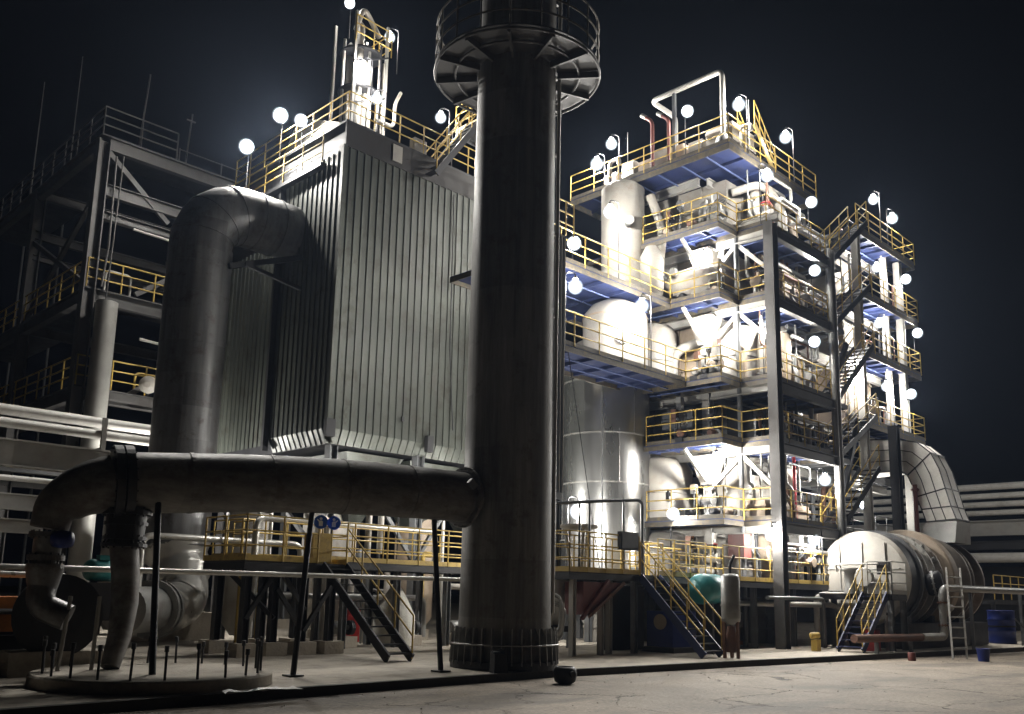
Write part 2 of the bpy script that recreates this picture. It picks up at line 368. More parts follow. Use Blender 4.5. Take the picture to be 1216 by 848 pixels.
# ------------------------------------------------------------------ structure: ground
G = 0.15      # the plant pad stands a kerb above the road
mb = MB(); mb.add([(-400, -400, 0), (500, -400, 0), (500, 500, 0), (-400, 500, 0)], [(0, 1, 2, 3)])
tag(mb.build('road', M_road), kind='structure')
kerb = [(-60, 8.5), (-6, 11.9), (1.5, 12.55), (7.5, 13.0), (14.2, 13.22), (22, 12.58), (32, 11.62), (60, 8.9), (90, 6.0)]
mb = MB(); mb.prism([(x, y + 0.14) for x, y in kerb] + [(90, 160), (-60, 160)], -0.2, G - 0.006)
tag(mb.build('plant_pad', M_conc), kind='structure')
M_kerb = mat('kerb_dark_concrete', (0.05, 0.045, 0.04), 0.85, 0, 0.25, 3, 0.3, 12, dirt=(0.02, 0.02, 0.02))
mb = MB()
for (x0, y0), (x1, y1) in zip(kerb, kerb[1:]):
    mb.hexa([(x0, y0, -0.1), (x1, y1, -0.1), (x1, y1 + 0.14, -0.1), (x0, y0 + 0.14, -0.1), (x0, y0, G), (x1, y1, G), (x1, y1 + 0.14, G), (x0, y0 + 0.14, G)])
tag(mb.build('kerb', M_kerb), kind='structure')

RD = random.Random(5)
mb = MB()
for i in range(420):
    x = RD.uniform(4, 44); yk = 13.0 if x < 16 else 13.0 - (x - 16) * .09; y = yk - abs(RD.gauss(0, 1.0)) * (3.2 if i % 3 else .5) - .05
    r_ = RD.uniform(.006, .022); a_ = RD.uniform(0, 6.28)
    mb.add([(x + r_ * cos(a_ + k * 2.1) * RD.uniform(.6, 1.4), y + r_ * sin(a_ + k * 2.1) * RD.uniform(.6, 1.4), .002) for k in range(3)] + [(x, y, r_ * 1.1)], [(0, 1, 3), (1, 2, 3), (2, 0, 3)])
tag(mb.build('grit', M_conc), kind='stuff')

# ------------------------------------------------------------------ generic builders
def rail_mb(path, h=1.05, step=1.15, r=0.022, rails=(1.05, 0.7, 0.36), closed=False):
    mb = MB(); pts = [vv(p) for p in path]
    if closed: pts = pts + [pts[0]]
    for a, b in zip(pts, pts[1:]):
        L = (b - a).length; k = max(1, round(L / step))
        for q in rails: mb.tube(a + V((0, 0, q)), b + V((0, 0, q)), r, n=6, caps=False)
        for i in range(k + 1):
            p = a.lerp(b, i / k); mb.tube(p, p + V((0, 0, h)), r * 1.05, n=6)
    return mb
def toe_mb(path, h=0.13, closed=False):
    mb = MB(); pts = [vv(p) for p in path]
    if closed: pts = pts + [pts[0]]
    for a, b in zip(pts, pts[1:]): mb.bar(a + V((0, 0, h / 2)), b + V((0, 0, h / 2)), 0.012, h)
    return mb
def platform(label, x0, x1, y0, y1, z, rails, mdeck=None, mrail=None, name='platform', toe=True, cat='platform', fascia=0.16, ribs='y', posts=None, joist=0.85, group=None, step=1.15, mtoe=None):
    """deck at height z, edge channel, joists below, guard rails along the given open paths"""
    mdeck = mdeck or M_blue; mrail = mrail or M_yel
    t = thing(name, label, cat, ((x0 + x1) / 2, (y0 + y1) / 2, z - 0.25), group)
    dk = MB().box(x0 + 0.01, x1 - 0.01, y0 + 0.01, y1 - 0.01, z - 0.035, z)
    mb = MB()
    e = 0.04
    mb.box(x0, x1, y0, y0 + e, z - fascia - 0.04, z - 0.04).box(x0, x1, y1 - e, y1, z - fascia - 0.04, z - 0.04)
    mb.box(x0, x0 + e, y0 + e + .002, y1 - e - .002, z - fascia - 0.04, z - 0.04).box(x1 - e, x1, y0 + e + .002, y1 - e - .002, z - fascia - 0.04, z - 0.04)
    mb.build('edge_channel', M_edge if mdeck is M_blue else mdeck, t)
    if mdeck is M_blue:
        mb = MB(); n_ = max(1, round((y1 - y0) / 1.3)) if ribs == 'y' else max(1, round((x1 - x0) / 1.3))
        for i in range(1, n_ + 1):
            f_ = i / (n_ + 1)
            if ribs == 'y': mb.box(x0 + .05, x1 - .05, y0 + (y1 - y0) * f_ - .025, y0 + (y1 - y0) * f_ + .025, z - .19, z - .151)
            else: mb.box(x0 + (x1 - x0) * f_ - .025, x0 + (x1 - x0) * f_ + .025, y0 + .05, y1 - .05, z - .19, z - .151)
        mb.build('cross_joist', M_joist, t)
    mb = dk
    if ribs == 'y':
        k = max(2, round((x1 - x0) / joist))
        for i in range(1, k):
            x = x0 + (x1 - x0) * i / k; mb.box(x - 0.03, x + 0.03, y0 + e + .003, y1 - e - .003, z - 0.15, z - 0.02)
    else:
        k = max(2, round((y1 - y0) / joist))
        for i in range(1, k):
            y = y0 + (y1 - y0) * i / k; mb.box(x0 + e + .003, x1 - e - .003, y - 0.03, y + 0.03, z - 0.15, z - 0.02)
    mb.build('deck_plate', mdeck, t)
    for p in rails:
        rail_mb(p, step=step).build('guardrail', mrail, t)
        if toe: toe_mb(p).build('toe_board', mtoe or (M_edge if mdeck is M_blue else mrail), t)
    for (px, py, pb) in posts or ():
        MB().ibeam((px, py, pb), (px, py, z - 0.2), 0.16, 0.16, 0.02).build('post', M_steel, t)
    return t
def stairs(label, a, b, width, mstr=None, mrail=None, side=(0, 1, 0), treads=None, rail=(0, 1), tread_mat=None, group=None):
    """a: foot, b: head (centre lines of the near stringer); side: direction across the flight"""
    mstr = mstr or M_blue; mrail = mrail or M_yel
    a = vv(a); b = vv(b); s = vv(side).normalized() * width
    t = thing('stairs', label, 'stairs', tuple(a), group)
    for k in (0, 1):
        MB().bar(a + s * k, b + s * k, 0.05, 0.22).build('stringer', mstr, t)
    run = (b - a); n = treads or max(3, round(run.z / 0.21)); hd = V((run.x, run.y, 0)).normalized() * 0.12
    mb = MB()
    for i in range(1, n + 1):
        c = a + run * (i - 0.5) / n
        mb.hexa([c - hd + s * .03, c + hd + s * .03, c + hd + s * .97, c - hd + s * .97] + [p + V((0, 0, 0.03)) for p in (c - hd + s * .03, c + hd + s * .03, c + hd + s * .97, c - hd + s * .97)])
    o = mb.build('treads', tread_mat or M_dsteel, t)
    if rail:
        for k in rail:
            mb = MB(); q = s * k; m = 4
            for hh in (0.95, 0.5): mb.tube(a + q + V((0, 0, hh)), b + q + V((0, 0, hh)), 0.022, n=6)
            for i in range(m + 1):
                p = a.lerp(b, i / m) + q; mb.tube(p, p + V((0, 0, 0.95)), 0.022, n=6)
            mb.build('handrail', mrail, t)
    return t
def lamp(label, p, pole_base=None, off=(0.22, 0.0), r=0.17, group='lit lamps on the plant', mpole=None, strength=None):
    """a globe lamp at p hanging from a gooseneck pole that stands at pole_base height"""
    p = vv(p); mpole = mpole or M_dsteel
    base_z = p.z - 1.6 if pole_base is None else pole_base
    bx, by = p.x + off[0], p.y + off[1]
    t = thing('globe_lamp', label, 'lamp', (bx, by, base_z), group)
    mb = MB(); top = p.z + r * 1.75 + .18
    pts = rounded([(bx, by, base_z), (bx, by, top), (p.x, p.y, top), (p.x, p.y, p.z + r * 1.75 + .03)], 0.14, 4)
    mb.sweep(pts, 0.018, 8)
    mb.build('pole', mpole, t)
    MB().lathe((p.x, p.y, p.z), [(0.03, r * 1.75 + .09), (0.06, r * 1.75 + .07), (0.07, r * 1.75 + .01), (.09, r * 1.7)], 16).build('cap', M_steel, t)
    mm = M_lamp
    if strength:
        key = 'lit_lamp_glass_%g' % strength
        if key not in MATS:
            q = M_lamp.copy(); q.name = key; q.node_tree.nodes['Emission'].inputs['Strength'].default_value = LAMP_L * strength; MATS[key] = q
        mm = MATS[key]
    g_ = MB().ball(p, r * 1.75, 8).build('glow_shell', M_glow, t)  # added shell imitating the soft glow round the bulb
    MB().ball(p, r, 5).build('bulb', mm, g_)
    return t
def flood(label, p, base_z, size=.2, group='lit lamps on the plant', strength=1.0, face=(-.55, -.62, -.45)):
    """rectangular flood light on a bent arm"""
    p = vv(p); d = vv(face).normalized(); sx = d.cross(V((0, 0, 1))).normalized(); su = sx.cross(d)
    bx, by = p.x - d.x * .35, p.y - d.y * .35
    t = thing('flood_lamp', label, 'lamp', (bx, by, base_z), group)
    mb = MB(); mb.sweep(rounded([(bx, by, base_z), (bx, by, p.z - .05), tuple(p - d * .1)], .1, 4), .02, 8); mb.build('pole', M_dsteel, t)
    rr = size * .56
    MB().lathe(p, [(rr * .45, -rr * 1.1), (rr * .6, -rr * .9), (rr * 1.08, -.05), (rr * 1.12, .012), (rr * 1.02, .012)], 20, d).build('housing', M_steel, t)
    mb = MB()
    for k in range(8):
        aa = pi * k / 4; o_ = sx * cos(aa) + su * sin(aa); mb.bar(p - d * (rr * 1.05) + o_ * rr * .2, p - d * (rr * .5) + o_ * rr * .85, .012, .05)
    mb.build('cooling_fins', M_dsteel, t)
    key = 'lit_lamp_glass_%g' % strength
    if key not in MATS:
        g_ = M_lamp.copy(); g_.name = key; g_.node_tree.nodes['Emission'].inputs['Strength'].default_value = LAMP_L * strength; MATS[key] = g_
    MB().lathe(p, [(rr, -.01), (rr * .97, .03), (rr * .7, rr * .3), (rr * .3, rr * .42), (.01, rr * .45)], 18, d).build('lit_face', MATS[key], t)
    MB().ball(p + d * rr * .3, rr * 1.4, 8).build('glow_shell', M_glow, t)  # the same added glow shell, round the lit face
    return t
def seams(mb, pts, r, step=1.3, w=0.035):
    """raised seam bands round a swept duct"""
    pts = [vv(p) for p in pts]; acc = 0.4
    for a, b in zip(pts, pts[1:]):
        L = (b - a).length; d = (b - a).normalized()
        while acc < L:
            c = a + d * acc; mb.lathe(c, [(r - 0.01, -w), (r + 0.014, -w), (r + 0.014, w), (r - 0.01, w)], 28, d, False); acc += step
        acc -= L
    return mb
def flange(mb, c, r, axis, th=0.05, n=24, bolts=12):
    mb.lathe(c, [(r, -th), (r, th)], n, axis, False)
    d = vv(axis).normalized(); u = V((0, 0, 1)) if abs(d.z) < 0.9 else V((1, 0, 0)); sx = d.cross(u).normalized(); su = sx.cross(d)
    for i in range(bolts):
        t = 2 * pi * i / bolts; p = vv(c) + (sx * cos(t) + su * sin(t)) * (r - 0.045)
        mb.tube(p - d * (th + 0.03), p + d * (th + 0.03), 0.016, n=6)
def valve(label, c, axis, r=0.12, wheel=True, m=None, body=None):
    c = vv(c); d = vv(axis).normalized(); u = V((0, 0, 1)) if abs(d.z) < 0.9 else V((0, -1, 0))
    t = thing('valve', label, 'valve', tuple(c))
    mb = MB(); mb.lathe(c, [(r * 1.5, -r * 2), (r * 1.5, -r * 1.7), (r * .8, -r * 1.6), (r * 1.25, -r * .6), (r * 1.25, r * .6), (r * .8, r * 1.6), (r * 1.5, r * 1.7), (r * 1.5, r * 2)], 16, d, False)
    mb.tube(c + u * r * .5, c + u * r * 3, r * .5); mb.build('valve_body', body or M_gpipe, t)
    if wheel:
        mb = MB(); e = c + u * r * 3.6; mb.tube(c + u * r * 2.9, e, r * .14, n=6)
        sx = u.cross(d).normalized(); ring = [e + (sx * cos(k * pi / 8) + d * sin(k * pi / 8)) * r * 1.4 for k in range(17)]
        mb.sweep(ring, r * .13, 6, caps=False)
        for k in (0, 1): mb.tube(e - (sx, d)[k] * r * 1.4, e + (sx, d)[k] * r * 1.4, r * .09, n=5)
        mb.build('handwheel', m or M_dsteel, t)
    return t
def cabinet(label, x0, x1, y0, y1, z0, z1, m, door='x', legs=False):
    t = thing('control_cabinet', label, 'cabinet', ((x0 + x1) / 2, (y0 + y1) / 2, z0))
    zz = z0 + (0.3 if legs else 0)
    MB().box(x0, x1, y0, y1, zz, z1).build('cabinet_body', m, t)
    if door == 'x': MB().box(x0 - 0.02, x0 - 0.003, y0 + .03, y1 - .03, zz + .04, z1 - .04).build('door', m, t)
    else: MB().box(x0 + .03, x1 - .03, y0 - 0.02, y0 - 0.003, zz + .04, z1 - .04).build('door', m, t)
    if legs:
        for x in (x0 + .04, x1 - .04):
            for y in (y0 + .04, y1 - .04): MB().bar((x, y, z0), (x, y, zz), .05, .05).build('leg', M_steel, t)
    return t

# ================================================================== CHIMNEY
CX, CY = 14.25, 14.35
t = thing('chimney', 'tall dark steel chimney rising out of the top of the picture from a caged base', 'chimney', (CX, CY, G))
shaft = MB().lathe((CX, CY, 0), [(1.02, G), (1.0, 1.2), (0.985, 3), (0.94, 14), (0.93, 24)], 56)
mb = shaft
for z in (1.2, 2.4, 3.6, 4.8, 6.0, 7.2, 8.4, 9.6, 10.8, 12.0, 13.2, 16.8, 19.2):
    r = 1.0 - 0.005 * z; mb.lathe((CX, CY, z), [(r - .02, -.012), (r + .006, -.012), (r + .006, .012), (r - .02, .012)], 56, smooth=False)
mb.build('shaft', M_stack, t)
MB().lathe((CX, CY, 0), [(1.16, G), (1.16, G + .16), (1.02, G + .16)], 48, smooth=False).build('base_ring', M_dsteel, t)
mb = MB()
for k in range(34):
    a = 2 * pi * k / 34; c, s = cos(a), sin(a)
    mb.add([(CX + c * .99, CY + s * .99, G + .17), (CX + c * 1.15, CY + s * 1.15, G + .17), (CX + c * 1.15, CY + s * 1.15, G + .62), (CX + c * 1.03, CY + s * 1.03, G + .84), (CX + c * .99, CY + s * .99, G + .84)], [(0, 1, 2, 3, 4)])
    mb.tube((CX + c * 1.17, CY + s * 1.17, G + .1), (CX + c * 1.12, CY + s * 1.12, G + .84), .014, n=5)
mb.sweep([(CX + 1.165 * cos(k * pi / 24), CY + 1.165 * sin(k * pi / 24), G + .5) for k in range(49)], .02, 6, caps=False)
mb.build('base_cage', M_gpipe, t)
# ring gallery round the chimney
g = MB(); RG, ZG = 2.0, 14.1
g.lathe((CX, CY, ZG), [(1.0, 0), (RG, 0), (RG, .04), (1.0, .04)], 56, smooth=False)
g = g.build('gallery_deck', M_lframe, t)
mb = MB()
for k in range(12):
    a = 2 * pi * (k + .3) / 12; c, s = cos(a), sin(a)
    mb.bar((CX + c * .98, CY + s * .98, ZG - .09), (CX + c * (RG - .02), CY + s * (RG - .02), ZG - .09), .06, .16)
for rr in (1.5, RG - .01):
    mb.sweep([(CX + rr * cos(k * pi / 28), CY + rr * sin(k * pi / 28), ZG - .08) for k in range(57)], .035, 6, caps=False)
mb.build('gallery_bracket', M_lframe, t)
mb = MB()
for hh in (.4, .78, 1.15): mb.sweep([(CX + RG * .985 * cos(k * pi / 28), CY + RG * .985 * sin(k * pi / 28), ZG + hh) for k in range(57)], .024, 6, caps=False)
for k in range(18):
    a = 2 * pi * k / 18; mb.tube((CX + RG * .985 * cos(a), CY + RG * .985 * sin(a), ZG), (CX + RG * .985 * cos(a), CY + RG * .985 * sin(a), ZG + 1.15), .022, n=6)
mb.build('gallery_guardrail', M_edge, t)
# conduit up the side and small clamps
mb = MB(); dx, dy = .7071, -.7071
px, py = CX + dx * 1.03, CY + dy * 1.03
mb.tube((px, py, 1.3), (px, py, 24), .045, n=8)
for z in range(2, 24, 2): mb.bar((CX + dx * .93, CY + dy * .93, z), (px, py, z), .1, .04)
mb.build('conduit', M_lsteel, t)

# ================================================================== HORIZONTAL FLUE from chimney to the fan
t = thing('flue_duct', 'thick dark round duct running level from the chimney to the fans at left', 'duct', (9.9, 15.2, 3.0))
fl = [(13.6, 14.6, 3.72), (12.0, 14.75, 3.73), (10.3, 15.05, 3.71), (8.6, 15.45, 3.63), (6.5, 16.0, 3.46)]
flr = rounded(fl, 0.8, 6)
mb = MB().sweep(flr, 0.54, 36); seams(mb, flr, 0.54, 1.45); mb.build('duct_run', M_flue, t)
mb = MB(); d = (vv(fl[-1]) - vv(fl[-2])).normalized()
flange(mb, fl[-1], 0.66, d, 0.07, 32, 20); mb.build('flange', M_dsteel, t); mb = MB(); flange(mb, vv(fl[-1]) + d * .17, 0.66, d, 0.07, 32, 20); mb.build('flange', M_dsteel, t)
el = rounded([vv(fl[-1]) + d * .2, (5.85, 16.2, 3.3), (5.45, 16.28, 2.98), (5.4, 16.3, 2.6)], .5, 6)
mb = MB().sweep(el, [.5 - .2 * i / (len(el) - 1) for i in range(len(el))], 28); mb.build('elbow', M_flue, t)
mb = MB(); dj = (vv(fl[0]) - vv(fl[1])).normalized(); flange(mb, vv(fl[0]) - dj * .42, .66, dj, .03, 40, 26); mb.build('joint_flange', M_flue, t)
# strap ends, clip
MB().bar((13.0, 14.1, 4.0), (12.9, 14.12, 3.9), .1, .2).build('lifting_lug', M_steel, t)
for (x, y, tx, ty, lab) in ((9.3, 14.75, 9.75, 15.15, 'dark round post under the middle of the flue duct'), (12.25, 14.1, 12.45, 14.72, 'dark round post under the flue duct close to the chimney'), (6.5, 14.3, 6.9, 15.6, 'dark round post rising from the round plinth to the flue duct')):
    p = thing('duct_post', lab, 'post', (x, y, G), 'posts holding the flue duct')
    MB().tube((x, y, G), (tx, ty, 3.25), .055, n=10).build('post_tube', M_dsteel, p)
    MB().box(x - .14, x + .14, y - .14, y + .14, G + .001, G + .03).build('base_plate', M_dsteel, p)
    MB().lathe((tx, ty, 3.22), [(.1, 0), (.1, .05)], 12, smooth=False).build('saddle', M_dsteel, p)

# ================================================================== CLAD BUILDING
BX, BY0 = 15.5, 23.5
Z0, Z1 = 6.6, 15.95
def corrugated(x0, y0, x1, y1, z0, z1, nx, ny, skirt=0.0, zs=None, pitch=0.29, lip=0.0):
    """trapezoid sheet along the line, (nx,ny) outward normal; optional inward sloping skirt"""
    mb = MB(); L = sqrt((x1 - x0) ** 2 + (y1 - y0) ** 2); n = max(1, round(L / pitch)); dxy = ((x1 - x0) / L, (y1 - y0) / L)
    prof = []
    for i in range(n):
        a = L * i / n; p = L / n
        prof += [(a, 0), (a + p * .66, 0), (a + p * .72, .034), (a + p * .92, .034), (a + p, 0)][: 5 if i == n - 1 else 4]
    lv = [(z1, 0), (z0, 0)]
    if skirt: lv.append((zs, -skirt))
    vs = []
    for z, off in lv:
        for s_, h_ in prof:
            vs.append((x0 + dxy[0] * s_ + nx * (h_ + off), y0 + dxy[1] * s_ + ny * (h_ + off), z))
    k = len(prof); fs = []
    for j in range(len(lv) - 1):
        for i in range(k - 1): fs.append((j * k + i, j * k + i + 1, (j + 1) * k + i + 1, (j + 1) * k + i))
    return mb.add(vs, fs)
t = thing('clad_building', 'tall windowless plant building clad in grey ribbed sheet, raised on legs behind the chimney', 'building', (BX, BY0, G))
XR = 25.2
corrugated(BX, BY0, XR, BY0, Z0, Z1, 0, -1, .2, 6.15).build('front_cladding', M_clad, t)
corrugated(BX, BY0 + 3.5, BX, BY0, Z0, Z1 - .1, -1, 0, .2, 6.15).build('side_cladding', M_clad, t)
MB().bar((BX - .03, BY0 - .03, 6.7), (BX - .03, BY0 - .03, Z1), .14, .14).build('corner_trim', M_clad, t)
MB().box(BX + .45, XR - .02, BY0 + .45, BY0 + 9.8, 6.2, 15.9).box(BX + .06, XR - .02, BY0 + .06, BY0 + 9.8, 15.9, 16.5).build('core', M_dsteel, t)
corrugated(BX + .0, 33.4, BX + .0, BY0 + 3.62, 6.4, 13.6, -1, 0).build('rear_side_cladding', M_clad, t)
MB().box(BX - .2, BX + .0, BY0 + 3.5, BY0 + 3.62, 6.2, 15.8).build('dark_joint', M_dsteel, t)
MB().box(BX + .02, XR, BY0 - .02, BY0 + .05, Z1 + .003, Z1 + .85).build('fascia', M_fascia, t)
mb = MB()
for a, b in (((BX - .2, BY0, 0), (BX + .12, BY0, 0)), ((BX + 3.8, BY0, 0), (BX + 4.05, BY0, 0))):
    x0 = a[0]; x1 = b[0]; MB().box(x0, x1, BY0 - .22, BY0 - .06, 6.3, 6.85).build('black_vent_flap', M_black, t)
mb = MB(); mb.box(BX + 2.75, BX + 2.85, BY0 - .12, BY0 - .06, 7.2, 7.35)
mb.build('junction_box', M_black, t)
mb = MB(); pipe_mb(mb, [(BX + 4.7, BY0 - .07, 15.8), (BX + 4.75, BY0 - .08, 10), (BX + 5.0, BY0 - .1, 7.2)], .02, .3, 6); mb.build('hanging_cable', M_black, t)
# legs and footings
for x, y in ((16.2, 24.3), (19.3, 23.75), (22.6, 24.3), (25, 24.3), (16.2, 28.5), (19.3, 28.5), (22.6, 28.5), (16.2, 33), (20, 33)):
    l = MB().ibeam((x, y, .5), (x, y, 6.2), .3, .3, .03).build('leg', M_steel, t)
    MB().box(x - .4, x + .4, y - .4, y + .4, G, .5).build('footing', M_conc, l)
mb = MB()
for (a, b) in (((19.3, 23.75, 2.6), (20.8, 23.9, 4.6)), ((19.3, 23.75, 2.6), (17.8, 23.9, 4.6)), ((16.2, 24.3, 2.5), (16.2, 28.5, 5.5))): mb.bar(a, b, .12, .12)
for y in (23.75, 28.5): mb.ibeam((15.6, y, 5.0), (25, y, 5.0), .2, .35)
mb.build('leg_bracing', M_steel, t)
# roof walkway rails (yellow)
rail_mb([(BX + .1, BY0 + 7.5, 16.9), (BX + .1, BY0 + .05, 16.9), (XR, BY0 + .05, 16.9)], step=1.1).build('roof_guardrail', M_yel, t)
mb = MB(); mb.box(BX + .0, BX + .7, BY0 - .02, BY0 + 8, 16.8, 16.88); mb.box(BX + .7, XR, BY0 - .02, BY0 + .9, 16.8, 16.88); mb.build('roof_walkway', M_dsteel, t)
rail_mb([(BX - .25, BY0 + 8.2, 15.6), (BX - .25, BY0 + .9, 15.6)], step=1.3).build('side_guardrail', M_yel, t)
MB().box(BX - .3, BX - .06, BY0 + .9, BY0 + 8.2, 15.45, 15.58).build('side_walkway', M_dsteel, t)

cabinet('pale box lit beside the roof walkway of the clad building', 18.45, 19.0, 23.62, 23.9, 16.0 + .9, 17.45, M_white)
MB()
for i, (x0, x1) in enumerate(((17.4, 17.8),)):
    o = MB().box(x0, x1, 23.43, 23.475, 16.12, 16.72).build('hatch', M_white, None, (x0, 23.4, 16.1)); tag(o, 'small pale hatch in the brown band under the roof rail', 'hatch')

# roof hood and slim lit tower
t = thing('roof_hood', 'big bright white sloping hood standing on the roof of the clad building', 'hood', (17, 26.5, 16.5))
MB().hexa([(15.9, 25.2, 16.5), (17.8, 25.2, 16.5), (17.8, 28.6, 16.5), (15.9, 28.6, 16.5), (16.6, 25.6, 18.0), (17.6, 25.6, 18.0), (17.6, 28.4, 19.2), (16.6, 28.4, 19.2)]).build('hood_shell', M_white, t)
MB().box(15.85, 17.85, 25.15, 28.65, 16.5, 16.62).build('hood_flange', M_steel, t)
t = thing('roof_tower', 'slim open steel tower full of lit white pipes above the clad building roof', 'tower', (18.3, 27, 16.5))
for x in (17.55, 19.0):
    for y in (26.3, 27.7):
        MB().bar((x, y, 16.5), (x, y, 23.2), .1, .1).build('mast_leg', M_lsteel, t)
for (x, y, r, z1) in ((17.95, 26.6, .16, 22.9), (18.5, 26.9, .26, 21.5), (18.0, 27.3, .12, 22.4), (18.85, 26.5, .06, 22.0)):
    MB().lathe((x, y, 0), [(r, 16.5), (r, z1), (r * .3, z1 + r)], 18).build('white_pipe', M_white, t)
for z in (18.6, 20.3, 21.9):
    MB().lathe((18.3, 27, z), [(.8, 0), (.8, .08)], 20, smooth=False).build('ring_deck', M_dsteel, t)
mb = MB(); pipe_mb(mb, [(18.6, 26.3, 19.2), (19.5, 26.3, 19.2), (19.5, 26.3, 20.2), (19.9, 26.5, 20.9)], .07, .3); mb.build('bent_pipe', M_white, t); mb = MB(); pipe_mb(mb, [(17.6, 26.4, 22.5), (17.9, 26.4, 23.6), (18.9, 26.7, 22.9)], .1, .4)
mb.build('bent_pipe', M_white, t)
for x, y, r_, m_ in ((17.7, 26.4, .04, M_dsteel), (18.25, 26.35, .05, M_lsteel), (18.7, 26.25, .035, M_dsteel), (19.1, 26.6, .05, M_white), (17.6, 27.1, .06, M_lsteel), (18.95, 27.4, .07, M_dsteel)):
    MB().tube((x, y, 16.6), (x, y, 19.5 + 3 * abs(sin(x * 9))), r_, n=8).build('riser', m_, t)
for z in (17.8, 19.4, 21.1): MB().bar((17.5, 26.25, z), (19.05, 26.25, z + .8), .05, .06).build('cross_brace', M_dsteel, t)
rail_mb([(17.45, 26.15, 21.9), (19.1, 26.15, 21.9), (19.1, 27.8, 21.9)], step=.8).build('guardrail', M_yel, t)

# roof stair, going up to the right behind the chimney
stairs('dark open stair climbing above the clad building roof toward the chimney', (18.9, 22.9, 16.0), (21.0, 22.9, 18.9), .75, M_dsteel, M_yel, treads=10)
platform('small high landing behind the chimney above the clad building', 21.0, 23.0, 22.7, 24.4, 18.9, [[(21.0, 24.4, 18.9), (21.0, 22.7, 18.9), (23.0, 22.7, 18.9)]], M_steel)
t = thing('roof_vessel', 'pale upright vessel at the roof edge beside the stair near the chimney', 'vessel', (22.4, 23.6, 16.5))
MB().lathe((22.4, 24.0, 0), [(.55, 16.5), (.55, 18.2), (.3, 18.5), (.05, 18.6)], 24).build('vessel_shell', M_white, t)
rail_mb([(20.8, 22.85, 16.05), (24.0, 22.85, 16.05)], step=.8).build('roof_edge_guardrail', M_yel, t)

# ================================================================== VERTICAL DUCT with bend into the building
t = thing('riser_duct', 'fat round clad duct rising at left and bending into the side of the clad building', 'duct', (12.3, 26.5, G))
rp = [(12.35, 26.5, 2.9), (12.35, 26.5, 12.2)] + [tuple(p) for p in arc((13.75, 26.5, 12.3), (-1, 0, 0), (0, 0, 1), 1.42, .0, pi / 2, 6)] + [(15.7, 26.5, 13.72)]
mb = MB().sweep(rp, [.98] * 2 + [.96] * 7 + [.94], 40)
seams(mb, rp[1:], .975, .75, .02)
for z in (5.2, 7.2, 9.0, 10.6, 11.6): mb.lathe((12.35, 26.5, z), [(.97, -.02), (.995, -.02), (.995, .02), (.97, .02)], 36, smooth=False)
mb.build('duct_run', M_duct, t)
lo = [(12.35, 26.5, 3.1)] + [tuple(p) for p in arc((11.55, 26.1, 1.85), (.9, .2, 0), (0, 0, -1), 1.0, -.35, pi / 2, 7)][0:0]
lo = [(12.35, 26.5, 3.0), (12.5, 26.3, 2.4), (12.5, 25.9, 1.75), (12.3, 25.5, 1.3), (11.9, 25.2, 1.12), (11.4, 24.8, 1.08), (11.1, 24.55, 1.08)]
MB().sweep(rounded(lo, .5, 3), [.97] * 2 + [.8] * 4 + [.66] * (len(rounded(lo, .5, 3)) - 6), 32).build('bottom_elbow', M_pipe, t)
mb = MB(); dd = (vv(lo[-1]) - vv(lo[-2])).normalized()
flange(mb, vv(lo[-1]) + dd * .05, .78, dd, .06, 28, 18); mb.build('flange', M_gpipe, t); mb = MB(); flange(mb, vv(lo[-1]) + dd * .3, .78, dd, .06, 28, 18); mb.build('flange', M_gpipe, t)
mb = MB(); mb.sweep([vv(lo[-1]) + dd * .3, vv(lo[-1]) + dd * 1.8], .6, 24); mb.build('inlet_pipe', M_gpipe, t)
# bracket holding the bend
mb = MB(); mb.bar((12.9, 25.6, 11.6), (15.45, 25.6, 12.6), .12, .18); mb.bar((13.4, 25.55, 11.8), (15.45, 25.55, 11.5), .1, .12); mb.build('bracket', M_dsteel, t)
MB().box(11.2, 13.6, 26.1, 27.2, G, .95).build('plinth_block', M_conc, t)

# ================================================================== LEFT STEEL STRUCTURE
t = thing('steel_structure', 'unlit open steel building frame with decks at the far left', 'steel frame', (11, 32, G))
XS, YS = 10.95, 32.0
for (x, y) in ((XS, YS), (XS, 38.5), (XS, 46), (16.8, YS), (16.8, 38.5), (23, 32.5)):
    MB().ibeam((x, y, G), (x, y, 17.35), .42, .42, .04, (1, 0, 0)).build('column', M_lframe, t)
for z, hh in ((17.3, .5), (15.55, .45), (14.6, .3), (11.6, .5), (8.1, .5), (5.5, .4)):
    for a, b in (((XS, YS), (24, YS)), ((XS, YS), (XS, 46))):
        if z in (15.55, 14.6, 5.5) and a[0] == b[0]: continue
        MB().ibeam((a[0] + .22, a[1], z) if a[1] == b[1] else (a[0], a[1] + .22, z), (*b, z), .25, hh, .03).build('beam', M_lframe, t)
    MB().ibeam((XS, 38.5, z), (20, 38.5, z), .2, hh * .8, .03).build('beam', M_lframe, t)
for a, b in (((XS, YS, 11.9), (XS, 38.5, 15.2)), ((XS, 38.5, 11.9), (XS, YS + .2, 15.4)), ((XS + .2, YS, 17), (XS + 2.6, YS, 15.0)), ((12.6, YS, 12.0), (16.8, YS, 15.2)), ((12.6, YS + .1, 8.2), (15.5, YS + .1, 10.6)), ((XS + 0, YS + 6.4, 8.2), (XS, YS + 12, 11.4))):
    MB().bar(a, b, .14, .18).build('brace', M_lframe, t)
